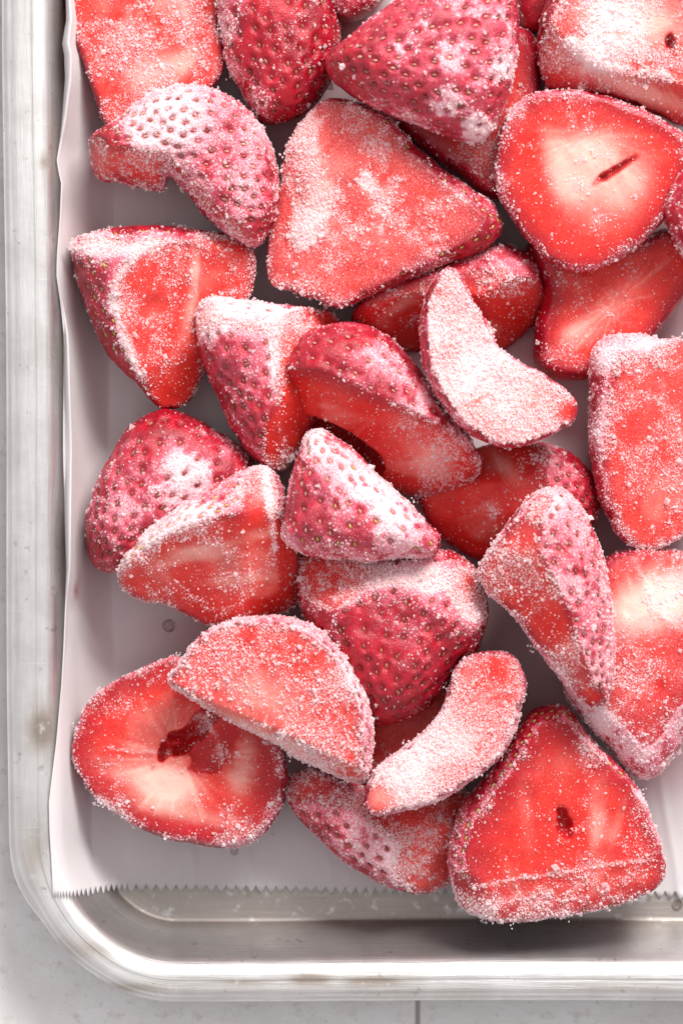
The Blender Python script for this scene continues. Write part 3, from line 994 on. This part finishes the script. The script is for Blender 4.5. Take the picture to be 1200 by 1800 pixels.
# F  under the big cone
berry(6, HALF, "dark red half tucked under the large skin-up cone, only its rim showing",
      [(690, 215), (740, 190), (820, 110), (880, 60), (920, 52), (942, 80), (948, 130), (945, 190), (915, 260), (890, 345), (865, 350), (815, 315), (760, 275)],
      75, 65, 72, [('P', 45, 0, 0)], film=(.2, .45), frost=(.12, .30), edge=.1, blobs=[(860, 260, 45, .4), (915, 130, 30, .2)])
# G  dark, top
berry(7, HALF, "deep red half in shadow at the top edge between cone and frosted cut face",
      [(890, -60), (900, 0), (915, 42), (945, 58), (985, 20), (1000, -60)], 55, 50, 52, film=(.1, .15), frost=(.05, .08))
# E  big skin cone
berry(5, HALF, "large skin-up cone with rows of rimed seeds, its point towards the tray wall",
      [(571, 114), (580, 88), (610, 68), (650, 35), (700, -2), (760, -32), (830, -48), (885, -45), (907, 0), (912, 50), (906, 110), (892, 170), (873, 215), (848, 246), (812, 248), (770, 236),
       (722, 216), (680, 200), (640, 181), (604, 157), (580, 134)],
      172, 125, 110, film=(.3, .72), frost=(.3, .26), full=1.7, h=3.8, blobs=[(735, 65, 60, .35), (830, 60, 60, .3), (700, 100, 25, .3), (850, 230, 40, .5), (890, 130, 30, .4), (780, 200, 80, .25)],
      seeds='ttd', tip=(571, 114), spacing=31, gsize=1.3, bare=[(620, 120, 55, .5)])
# L
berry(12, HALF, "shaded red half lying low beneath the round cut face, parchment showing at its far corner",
      [(925, 430), (940, 480), (953, 520), (943, 560), (938, 600), (945, 645), (985, 667), (1050, 661), (1110, 622), (1150, 586), (1172, 560), (1202, 520), (1235, 480), (1225, 430), (1180, 400), (1080, 430), (1000, 410)],
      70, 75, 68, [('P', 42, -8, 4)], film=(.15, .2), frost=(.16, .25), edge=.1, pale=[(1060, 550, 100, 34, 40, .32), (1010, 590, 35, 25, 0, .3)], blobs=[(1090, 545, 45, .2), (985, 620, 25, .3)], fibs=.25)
# H
berry(8, HALF, "half with a white frosted cut face and small slit at the top corner",
      [(990, -55), (962, 0), (947, 50), (945, 100), (954, 142), (985, 160), (1045, 165), (1100, 177), (1160, 203), (1215, 222), (1260, 180), (1270, 60), (1245, -55)],
      140, 115, 130, [('P', 66, 0, 6), ('R', [(985, 70), (1000, 84), (1031, 108), (1069, 127), (1112, 136), (1156, 137), (1200, 160), (1250, 190)], 1.0, (1120, 40), 0)],
      film=(.55, .25), frost=(.5, .38), edge=.1, blobs=[(1060, 60, 60, .6), (1110, 130, 30, .5), (1040, 110, 22, .5), (1160, 150, 30, .3)],
      pale=[(1100, 50, 90, 45, 0, .8), (1120, 165, 110, 18, -20, .75)], bare=[(1110, 165, 45, .7), (1180, 185, 45, .6)], holes=[(1173, 86, 22, 8, 105, 22)], lines=[([(996, 82), (1031, 108), (1069, 127), (1112, 136), (1160, 137), (1200, 160)], 8, .7)], seeds='d', tip=(940, 120), spacing=32, fibs=.3)
# K
berry(11, SLICE, "frosted pink-red piece at the edge, jagged rim against the round cut face",
      [(1163, 362), (1178, 325), (1200, 298), (1265, 290), (1275, 470), (1205, 455), (1178, 405)], 175, 70, 120, film=(.4, .5), frost=(.6, .5))
# I
berry(9, HALF, "round half with a pale core and one narrow slit across its cut face",
      [(869, 302), (872, 260), (882, 220), (901, 189), (931, 169), (975, 159), (1030, 162), (1080, 175), (1120, 190), (1160, 212), (1207, 245), (1216, 292), (1196, 342), (1166, 386), (1130, 426), (1090, 452),
       (1048, 473), (1003, 477), (960, 456), (920, 412), (890, 371), (874, 336)],
      165, 75, 120, [('P', 30, 2, 3)], film=(.12, .32), frost=(.14, .42), edge=.3, blobs=[(905, 205, 28, .55), (1000, 190, 40, .35), (1060, 220, 45, .25), (1040, 290, 45, .25), (880, 320, 20, .3), (1050, 385, 16, .4), (1020, 330, 40, .22)],
      pale=[(1030, 300, 60, 60, 15, .45), (985, 320, 22, 100, 18, .35), (1110, 340, 40, 90, -25, .35), (1060, 250, 60, 30, 0, .3)], fib=(1040, 240), fibs=.16, holes=[(1077, 303, 38, 8, 34, 20)], deep=34)
# J
berry(10, HALF, "large triangular half with a rosy frosted cut face up, beside the bent slice",
      [(470, 490), (467, 440), (478, 380), (490, 330), (498, 280), (510, 240), (540, 200), (572, 177), (612, 174), (650, 190), (680, 206), (710, 236), (742, 270), (790, 305), (830, 335), (867, 360),
       (881, 385), (878, 410), (856, 436), (820, 451), (770, 470), (720, 490), (670, 511), (622, 531), (592, 541), (560, 528), (510, 511), (478, 503)],
      140, 75, 120, [('P', 34, 10, 2), ('R', [(560, 150), (545, 260), (530, 360), (500, 520)], .55, (700, 360), 0)], film=(.58, .4), frost=(.42, .5), edge=.1,
      blobs=[(540, 260, 60, .25), (520, 400, 50, .25), (640, 320, 22, .5), (560, 380, 50, .2), (660, 400, 60, .2)],
      pale=[(560, 300, 30, 120, 10, .35), (650, 420, 90, 40, 0, .2)], fib=(500, 330), fibs=.25, seeds='y', tip=(880, 390), spacing=40)
# M
berry(13, WEDGE, "wedge with a bare bright red end face behind the white crescent",
      [(617, 562), (640, 522), (700, 490), (780, 460), (830, 440), (880, 429), (922, 444), (946, 475), (957, 520), (952, 570), (937, 612), (926, 634), (880, 645), (820, 662), (760, 672), (700, 652), (645, 602)],
      85, 90, 84, [('P', 62, 12, 10), ('R', [(600, 560), (660, 543), (720, 515), (800, 522), (850, 523), (970, 515)], 1.3, (830, 470), 0)], film=(.4, .5), frost=(.45, .5), edge=.1,
      blobs=[(880, 490, 40, .3)], bare=[(895, 570, 60, .95), (700, 600, 90, .7)], pale=[(700, 540, 60, 12, 35, .5)], fibs=.12)
# R
berry(18, HALF, "tall red half standing alone at the edge below the shaded half, frost along its rim",
      [(1037, 690), (1036, 640), (1048, 606), (1073, 590), (1120, 587), (1160, 598), (1210, 600), (1265, 640), (1265, 880), (1212, 932), (1172, 957), (1130, 966), (1092, 946), (1063, 900), (1047, 850), (1036, 780)],
      125, 75, 120, [('P', 42, -6, 8), ('R', [(1190, 560), (1160, 640), (1148, 760), (1150, 980)], .28, (1080, 760), 0)], film=(.30, .6), frost=(.46, .6), edge=.4,
      blobs=[(1060, 630, 30, .4), (1120, 620, 50, .35), (1050, 760, 25, .3), (1090, 720, 25, .3)], pale=[(1140, 680, 40, 60, 0, .2)], fib=(1150, 560), fibs=.2, deep=20)
# S
berry(19, HALF, "dark red half lying under the crescent and the arched piece, seeds on its shoulder",
      [(735, 880), (760, 845), (805, 790), (860, 775), (930, 777), (980, 785), (1022, 810), (1046, 850), (1052, 900), (1025, 935), (960, 965), (900, 995), (840, 995), (780, 955)],
      68, 85, 67, [('R', [(938, 760), (950, 830), (962, 900), (965, 1000)], .36, (1010, 850), 0)], film=(.12, .45), frost=(.12, .25), edge=.1, blobs=[(960, 800, 25, .5), (990, 840, 30, .3), (860, 895, 22, .6), (930, 880, 25, .3)],
      pale=[(885, 820, 50, 18, -50, .5)], seeds='d', tip=(1050, 900), spacing=30, fibs=.15)
# O
berry(15, WEDGE, "squat wedge with yellow seeds on its skin flank nearest the tray wall",
      [(128, 428), (155, 411), (200, 402), (260, 396), (320, 400), (380, 408), (430, 420), (450, 450), (449, 490), (436, 526), (405, 545), (378, 575), (368, 610), (360, 650), (345, 692), (325, 712), (297, 721), (272, 710),
       (248, 680), (218, 655), (188, 620), (163, 570), (145, 520), (131, 472)],
      95, 105, 94, [('R', [(110, 438), (150, 443), (210, 447), (260, 440), (330, 431), (470, 425)], .75, (250, 560), 0),
                     ('R', [(265, 440), (240, 458), (212, 492), (203, 540), (222, 600), (250, 660), (285, 730)], .42, (160, 500), -3)],
      film=(.22, .3), frost=(.33, .28), edge=.35, blobs=[(180, 430, 35, .6), (270, 435, 40, .35), (215, 540, 22, .4), (235, 620, 25, .3), (330, 450, 30, .2)],
      pale=[(345, 450, 12, 60, 0, .35), (335, 560, 10, 60, -10, .25)], fib=(350, 400), fibs=.25, lines=[([(243, 455), (212, 492), (203, 540), (222, 600), (250, 660)], 8, .6), ([(140, 440), (200, 447), (270, 440)], 12, .5)], seeds='y', tip=(300, 725), spacing=28, bare=[(300, 690, 25, .5)], deep=18)
# P
berry(16, WEDGE, "wedge with dark pitted seeds on its skin and a white frosted top facet",
      [(344, 560), (350, 535), (370, 524), (410, 526), (460, 533), (520, 538), (580, 547), (605, 570), (606, 640), (575, 700), (543, 760), (517, 802), (497, 827), (470, 821), (440, 801), (415, 766), (394, 726), (374, 681), (358, 640), (348, 600)],
      110, 110, 109, [('R', [(330, 548), (390, 553), (430, 560), (490, 578), (540, 590), (620, 600)], .5, (440, 680), 0),
                      ('R', [(492, 560), (486, 640), (490, 710), (500, 840)], .95, (420, 660), 0)],
      film=(.2, .62), frost=(.3, .30), edge=.45, blobs=[(385, 540, 34, 1.0), (435, 548, 30, 1.0), (480, 562, 28, .9), (530, 568, 28, .6), (370, 590, 30, .3), (490, 630, 25, .3)],
      bare=[(520, 730, 50, .6)], lines=[([(487, 590), (486, 640), (490, 710), (499, 800)], 9, .6)], seeds='d', tip=(490, 850), spacing=31, fibs=.1, deep=14)
# Q
berry(17, WEDGE, "arched wedge with a bare glossy red underside and rimed seeds on top",
      [(491, 676), (498, 640), (515, 610), (540, 585), (580, 570), (620, 567), (665, 581), (710, 619), (746, 659), (776, 704), (806, 744), (831, 780), (847, 815), (842, 842), (816, 867), (780, 882), (745, 884), (710, 880), (640, 850), (565, 800), (520, 750)],
      150, 110, 135, [('R', [(470, 650), (497, 655), (537, 653), (582, 661), (622, 680), (672, 701), (717, 720), (762, 742), (800, 768), (860, 810)], 1.15, (660, 620), 0)],
      film=(.22, .62), frost=(.22, .34), edge=.35, full=1.8, blobs=[(640, 630, 30, .4), (690, 640, 40, .3), (640, 690, 25, .3), (770, 800, 60, .35), (720, 700, 40, .25)],
      bare=[(540, 690, 70, .85), (640, 720, 50, .5)], holes=[(590, 790, 95, 46, -32, 70)], pale=[(740, 800, 60, 25, -40, .4)], seeds='t', tip=(850, 830), spacing=33, fibs=.15, deep=40, hn=.15)
# N
berry(14, SLICE, "white frosted crescent slice standing on edge with one bare red end",
      [(780, 471), (800, 474), (816, 495), (831, 530), (850, 560), (867, 590), (872, 608), (895, 625), (930, 645), (965, 665), (1000, 690), (1013, 711), (1010, 736), (990, 751), (965, 766), (930, 781), (890, 786), (850, 776), (808, 751), (778, 716), (758, 680), (743, 640), (737, 590), (741, 545), (755, 503)],
      215, 85, 100, [('P', 34, -22, -8)], full=2.0, film=(.62, .6), frost=(.92, .58), edge=.1, pale=[(860, 660, 120, 70, 45, .35)], bare=[(1003, 722, 17, 1.0)],
      blobs=[(850, 650, 60, .3)], seeds='d', tip=(790, 470), spacing=27)
# T
berry(20, HALF, "plump half lying skin up near the tray wall with patchy clumped frost",
      [(151, 942), (154, 900), (170, 850), (190, 810), (214, 766), (245, 735), (280, 721), (320, 724), (360, 744), (400, 769), (440, 803), (448, 850), (390, 910), (300, 955), (250, 992), (203, 1006), (175, 1001), (157, 976)],
      80, 105, 79, film=(.3, .55), frost=(.3, .42), full=1.8, blobs=[(320, 860, 55, .5), (315, 805, 26, .45), (360, 830, 30, .4), (230, 880, 50, .2)], bare=[(280, 735, 50, .7), (165, 960, 25, .6)],
      seeds='d', tip=(170, 1000), spacing=32)
# W
berry(23, HALF, "large dark red skin-up half in the middle of the pile, white frost on its shoulder",
      [(525, 985), (560, 970), (640, 966), (720, 962), (770, 966), (802, 974), (837, 1000), (852, 1040), (858, 1075), (851, 1110), (838, 1142), (806, 1170), (782, 1205), (750, 1245), (705, 1268), (660, 1272), (618, 1232), (578, 1180), (543, 1112), (527, 1050)],
      105, 130, 104, [('R', [(500, 985), (640, 985), (700, 1000), (790, 1006), (870, 1022)], .5, (690, 1100), 0)], film=(.4, .32), frost=(.6, .34), edge=.35, full=1.8, h=3.8,
      blobs=[(740, 1000, 45, .6), (680, 1000, 40, .35), (790, 1060, 50, .2), (830, 1080, 30, .25), (620, 1050, 40, .1)], seeds='d', tip=(670, 1290), spacing=33, pale=[(800, 990, 60, 20, -20, .4)])
# U
berry(21, WEDGE, "wedge with a striped red cut face and yellow seeds along its frosted ridge",
      [(207, 1010), (214, 985), (240, 950), (280, 914), (330, 879), (380, 849), (420, 829), (455, 819), (482, 829), (497, 855), (502, 880), (508, 920), (521, 960), (532, 1000), (536, 1050), (533, 1088), (480, 1096), (420, 1094), (372, 1107), (330, 1087), (290, 1066), (250, 1056), (214, 1036)],
      160, 100, 120, [('R', [(195, 1012), (212, 1001), (240, 973), (280, 946), (320, 926), (375, 910), (427, 907), (466, 905), (540, 900)], .6, (380, 870), -3),
                      ('R', [(455, 790), (468, 830), (476, 900), (484, 966), (495, 1130)], .35, (380, 950), 0),
                      ('R', [(270, 1060), (350, 1073), (420, 1078), (560, 1072)], 1.0, (400, 980), 0)],
      film=(.25, .55), frost=(.36, .6), edge=.3, blobs=[(330, 900, 40, .4), (260, 945, 30, .5), (430, 850, 40, .4), (480, 880, 20, .5), (400, 970, 60, .15)], bare=[(440, 920, 40, .7), (470, 1050, 40, .6)],
      pale=[(380, 960, 120, 10, 12, .35), (330, 985, 90, 8, 10, .3), (400, 1020, 110, 8, 6, .25)], fib=(800, 960), fibs=.4, lines=[([(466, 822), (474, 880), (483, 962)], 8, 1.0), ([(212, 996), (250, 958), (305, 926), (375, 893), (430, 880)], 16, .5)], seeds='y', tip=(205, 1012), spacing=23, deep=16)
# V
berry(22, SLICE, "frosted triangular piece, skin up with tan seeds, on top of the pile's middle",
      [(496, 932), (502, 890), (509, 850), (524, 800), (539, 765), (560, 754), (592, 769), (627, 794), (657, 829), (692, 864), (722, 889), (752, 919), (772, 945), (768, 972), (740, 982), (700, 980), (650, 987), (600, 983), (558, 980), (518, 967), (499, 951)],
      195, 95, 95, film=(.4, .78), frost=(.4, .58), full=1.9, blobs=[(640, 860, 60, .45), (690, 920, 45, .35), (600, 980, 50, .3), (560, 780, 30, .4)], seeds='tty', tip=(552, 745), spacing=35, bare=[(590, 930, 60, .4)])
# Y
berry(25, HALF, "half with a pale cream cut top and frosted flank, below the tall half",
      [(1050, 1005), (1073, 976), (1110, 965), (1160, 965), (1210, 970), (1265, 1000), (1265, 1200), (1212, 1272), (1187, 1322), (1162, 1352), (1130, 1369), (1098, 1351), (1068, 1311), (1028, 1271), (1000, 1232), (993, 1200), (1025, 1100)],
      105, 105, 104, [('R', [(1030, 1165), (1065, 1150), (1110, 1126), (1160, 1103), (1280, 1060)], .42, (1120, 1230), 0), ('P', 88, 0, 0)], film=(.35, .72), frost=(.34, .78), edge=.1,
      pale=[(1140, 1060, 95, 50, 20, 1.0)], blobs=[(1140, 1060, 60, .25), (1050, 1250, 50, .2), (1100, 1200, 50, .2)], bare=[(1155, 1197, 12, .9), (1110, 985, 60, .4)], seeds=None, deep=24)
# EE low piece behind the small crescent
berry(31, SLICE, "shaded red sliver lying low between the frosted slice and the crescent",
      [(625, 1300), (660, 1262), (715, 1225), (775, 1180), (812, 1190), (800, 1270), (740, 1340), (680, 1385), (640, 1375)],
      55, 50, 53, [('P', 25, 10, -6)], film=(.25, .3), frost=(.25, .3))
# CC
berry(29, HALF, "half lying skin up beside the sawn parchment edge with a shaded frosted cut top",
      [(499, 1387), (505, 1364), (530, 1353), (570, 1353), (620, 1372), (680, 1395), (760, 1390), (818, 1388), (828, 1430), (814, 1482), (797, 1532), (787, 1557), (750, 1569), (710, 1567), (658, 1546), (608, 1516), (568, 1481), (528, 1441), (506, 1411)],
      72, 85, 71, [('R', [(490, 1376), (560, 1400), (620, 1424), (690, 1432), (840, 1430)], .7, (640, 1490), 0), ('R', [(690, 1400), (703, 1470), (750, 1590)], .35, (600, 1450), 0)],
      film=(.4, .55), frost=(.45, .5), edge=.3, blobs=[(660, 1490, 45, .3), (720, 1520, 40, .3), (600, 1470, 40, .2)], seeds='d', tip=(760, 1590), spacing=30)
# DD
berry(30, HALF, "large half with pale streaks and tiny hole, overhanging the sawn parchment edge",
      [(789, 1482), (800, 1440), (820, 1404), (850, 1369), (880, 1329), (905, 1289), (930, 1254), (960, 1239), (988, 1239), (1012, 1260), (1037, 1295), (1072, 1330), (1107, 1365), (1132, 1405), (1147, 1445), (1162, 1490), (1170, 1525), (1162, 1551), (1130, 1572), (1080, 1592), (1030, 1602), (970, 1612), (900, 1620), (850, 1614), (813, 1597), (795, 1561), (786, 1520)],
      135, 80, 134, [('P', 42, -9, 3), ('R', [(780, 1572), (838, 1553), (900, 1541), (980, 1530), (1060, 1518), (1140, 1506), (1190, 1500)], .28, (980, 1400), 0)],
      film=(.12, .5), frost=(.17, .55), edge=.3, lines=[([(832, 1554), (900, 1541), (980, 1530), (1060, 1518), (1145, 1507)], 3.5, .5)], blobs=[(880, 1588, 50, .5), (950, 1580, 50, .5), (1020, 1568, 50, .5), (1100, 1550, 50, .45), (830, 1590, 40, .5), (1030, 1320, 25, .4), (1125, 1400, 18, .4)],
      pale=[(922, 1430, 17, 100, 4, .26), (1048, 1440, 18, 100, -6, .30), (985, 1340, 40, 40, 0, .25), (960, 1565, 60, 16, 6, .2), (1085, 1440, 12, 80, -16, .25)], fib=(985, 1800), fibs=.3, holes=[(991, 1452, 24, 12, 110, 20), (984, 1424, 9, 7, 0, 12)], seeds='y', tip=(975, 1235), spacing=30, deep=42)
# X
berry(24, WEDGE, "pointed wedge balanced on the pile, orange-red cut side and rimed seeded skin side",
      [(841, 1000), (850, 980), (875, 944), (900, 909), (930, 874), (955, 859), (987, 859), (1012, 880), (1037, 920), (1057, 970), (1067, 1010), (1072, 1060), (1077, 1120), (1079, 1170), (1073, 1217), (1055, 1242), (1030, 1240), (998, 1212), (968, 1172), (938, 1132), (913, 1097), (893, 1072), (863, 1047), (846, 1025)],
      205, 110, 125, [('R', [(935, 840), (928, 905), (940, 967), (967, 1026), (992, 1081), (1014, 1143), (1030, 1200), (1040, 1260)], .9, (1040, 1050), -4)], film=(.25, .62), frost=(.42, .78), edge=.25,
      blobs=[(880, 990, 40, .3), (980, 1160, 60, .2), (960, 880, 30, .3)], bare=[(970, 1095, 38, .95), (1045, 1225, 16, .95)], seeds='d', tip=(1050, 1240), spacing=28, fibs=.12, deep=14)
# Z
berry(26, HALF, "half in the tray corner with a ragged hollow in its dark red cut face",
      [(129, 1332), (131, 1290), (144, 1255), (164, 1225), (199, 1199), (240, 1179), (290, 1159), (318, 1156), (382, 1200), (442, 1258), (492, 1310), (504, 1345), (502, 1390), (492, 1426), (471, 1457), (441, 1482), (400, 1489), (350, 1484), (300, 1474), (250, 1457), (209, 1431), (174, 1406), (144, 1366)],
      92, 72, 91, [('P', 26, 4, -4)], film=(.12, .4), frost=(.22, .5), edge=.4, blobs=[(360, 1268, 22, .6), (378, 1325, 24, .3), (180, 1340, 35, .35), (200, 1420, 40, .4), (240, 1230, 40, .2), (420, 1460, 50, .35)],
      pale=[(290, 1385, 60, 32, -12, .85), (260, 1360, 120, 20, -8, .35), (430, 1340, 25, 70, -8, .4), (330, 1430, 110, 18, -10, .35)], fib=(320, 1330), fibs=.22, lines=[([(195, 1312), (250, 1322), (300, 1322)], 3, .6), ([(390, 1330), (380, 1290), (355, 1255), (320, 1275)], 4, .45)],
      holes=[(336, 1287, 70, 19, 42, 34), (372, 1318, 46, 30, 60, 9)], deep=60)
# AA
berry(27, SLICE, "thick frosted half-moon slice resting on the hollowed half",
      [(296, 1201), (304, 1180), (324, 1154), (339, 1129), (370, 1104), (410, 1089), (460, 1082), (512, 1086), (557, 1104), (597, 1134), (627, 1179), (647, 1229), (657, 1280), (655, 1332), (648, 1362), (633, 1379), (600, 1372), (560, 1353), (518, 1338), (490, 1312), (448, 1290), (400, 1266), (345, 1233)],
      190, 80, 100, [('P', 40, 9, 3), ('R', [(270, 1195), (297, 1207), (348, 1240), (443, 1262), (514, 1289), (585, 1326), (637, 1351), (680, 1372)], 2.0, (480, 1180), 0)],
      film=(.32, .7), frost=(.58, .85), edge=.25, blobs=[(610, 1190, 40, .4), (480, 1310, 60, .3), (560, 1350, 50, .4), (400, 1110, 40, .2)], pale=[(470, 1230, 110, 50, -25, .35), (480, 1310, 170, 20, -28, .7)], seeds='d', tip=(650, 1370), spacing=25, fibs=.15, gsize=1.15, deep=14)
# BB
berry(28, SLICE, "small bent crescent slice, white frosted face up, orange tip by the half-moon slice",
      [(638, 1417), (640, 1390), (654, 1360), (680, 1334), (720, 1308), (758, 1274), (783, 1230), (794, 1190), (815, 1159), (850, 1146), (887, 1147), (912, 1165), (923, 1200), (914, 1250), (897, 1300), (872, 1336), (836, 1367), (790, 1397), (740, 1417), (690, 1430), (655, 1432)],
      190, 75, 95, [('P', 32, 13, -18)], full=2.0, film=(.5, .65), frost=(.72, .72), edge=.2, blobs=[(730, 1345, 60, .5), (800, 1290, 40, .25), (680, 1370, 40, .4)], bare=[(668, 1402, 24, .8), (870, 1175, 40, .4)],
      pale=[(740, 1340, 90, 30, 35, .5), (665, 1400, 22, 22, 0, .25)], seeds='d', tip=(640, 1420), spacing=25)

# ------------------------------------------------------------------ seeds: keep those the tray's top view can show
cell = 5.0
zb = {}
allv = np.concatenate([np.column_stack([v, np.full(len(v), pid)]) for pid, v in ALL_TOP])
gi = np.floor((allv[:, 0] + 900) / cell).astype(int); gj = np.floor((allv[:, 1] + 1100) / cell).astype(int)
gi = np.clip(gi, 0, 399); gj = np.clip(gj, 0, 449)
ZB = np.full((400, 450), -1e9)
np.maximum.at(ZB, (gi, gj), allv[:, 2])
nseed = 0
for root, kx, M, p, pid in PIECES:
    i = int((p[0] + 900) / cell); j = int((p[1] + 1100) / cell)
    if not (0 <= i < 400 and 0 <= j < 450):
        continue
    if ZB[i, j] > p[2] + 14:
        continue
    mg = D / (D - p[2])
    if abs(p[0] * mg) > 640 or p[1] * mg > 940:
        continue
    o = bpy.data.objects.new("seed", SEED[kx])
    COL.objects.link(o)
    o.parent = root
    o.matrix_local = M
    nseed += 1
print("seeds", nseed)

# ------------------------------------------------------------------ ice crumbs fallen on the sheet
def crumbs():
    rng = np.random.RandomState(77)
    pts = []
    for _ in range(1500):
        pid, v = ALL_TOP[rng.randint(len(ALL_TOP))]
        p = v[rng.randint(len(v))]
        q = p[:2] + rng.normal(size=2) * 16
        i, j = int((q[0] + 900) / cell), int((q[1] + 1100) / cell)
        if 0 <= i < 400 and 0 <= j < 450 and ZB[i, j] < -1e8 and q[0] > -385 and q[1] > -640:
            pts.append(q)
    pts = np.array(pts[:420]); n = len(pts)
    rad = np.clip(np.exp(rng.normal(math.log(1.5), 0.5, n)), 0.8, 4)
    V = OCT[None] * (rad[:, None] * rng.uniform(0.7, 1.3, (n, 3)))[:, None, :]
    a = rng.rand(n) * 6.28; ca, sa = np.cos(a)[:, None], np.sin(a)[:, None]
    V = np.stack([V[:, :, 0] * ca - V[:, :, 1] * sa, V[:, :, 0] * sa + V[:, :, 1] * ca, V[:, :, 2]], 2)
    V[:, :, 0] += pts[:, :1]; V[:, :, 1] += pts[:, 1:2]; V[:, :, 2] += (4.2 + rad * 0.5)[:, None]
    F = (OCTF[None] + (np.arange(n) * 6)[:, None, None]).reshape(-1, 3)
    add_obj("ice_crumbs", make_mesh("ice_crumbs", V.reshape(-1, 3) * S, F, M_FROST, False), kind="stuff",
            label="fine ice crumbs fallen on the parchment round the fruit", cat="ice crumbs")
crumbs()

# ------------------------------------------------------------------ drops of melt water
M_WATER = mat_water()
def drop(px, py, r, hgt, z, label):
    n = 14; V = []; F = []
    rings = [(1.0, 0.0), (0.97, 0.25), (0.85, 0.55), (0.6, 0.82), (0.3, 0.96)]
    for rr, zz_ in rings:
        for k in range(n):
            a = 2 * math.pi * k / n
            V.append((rr * r * math.cos(a) * 1.05, rr * r * math.sin(a), zz_ * hgt))
    V.append((0, 0, hgt)); V.append((0, 0, 0))
    T = []
    for q in range(len(rings) - 1):
        for k in range(n):
            a, b = q * n + k, q * n + (k + 1) % n
            T += [(a, b, b + n), (a, b + n, a + n)]
    for k in range(n):
        a, b = (len(rings) - 1) * n + k, (len(rings) - 1) * n + (k + 1) % n
        T.append((a, b, len(V) - 2)); T.append((k, len(V) - 1, (k + 1) % n))
    mg = (D - z) / D
    add_obj("water_drop", make_mesh("water_drop", np.array(V) * S, np.array(T), M_WATER, True), label=label, cat="water drop",
            group="drops of melt water", loc=np.array([(px - 600) * mg, (900 - py) * mg, z]) * S)
drop(297, 1100, 11, 4, 3.6, "clear water drop on the bare parchment beside the striped wedge")
drop(412, 1497, 6.5, 2.5, 4.2, "tiny water drop on the parchment below the hollowed half")
drop(1189, 1590, 9, 6, 0.6, "brownish water drop on the bare tray by the parchment teeth")
print('frost tris', sum(len(o.data.polygons) for o in bpy.data.objects if o.name.startswith('frost')))
tris = sum(len(o.data.loops) - 2 * len(o.data.polygons) for o in bpy.data.objects if o.type == 'MESH')
print("triangles", tris, "objects", len(bpy.data.objects))
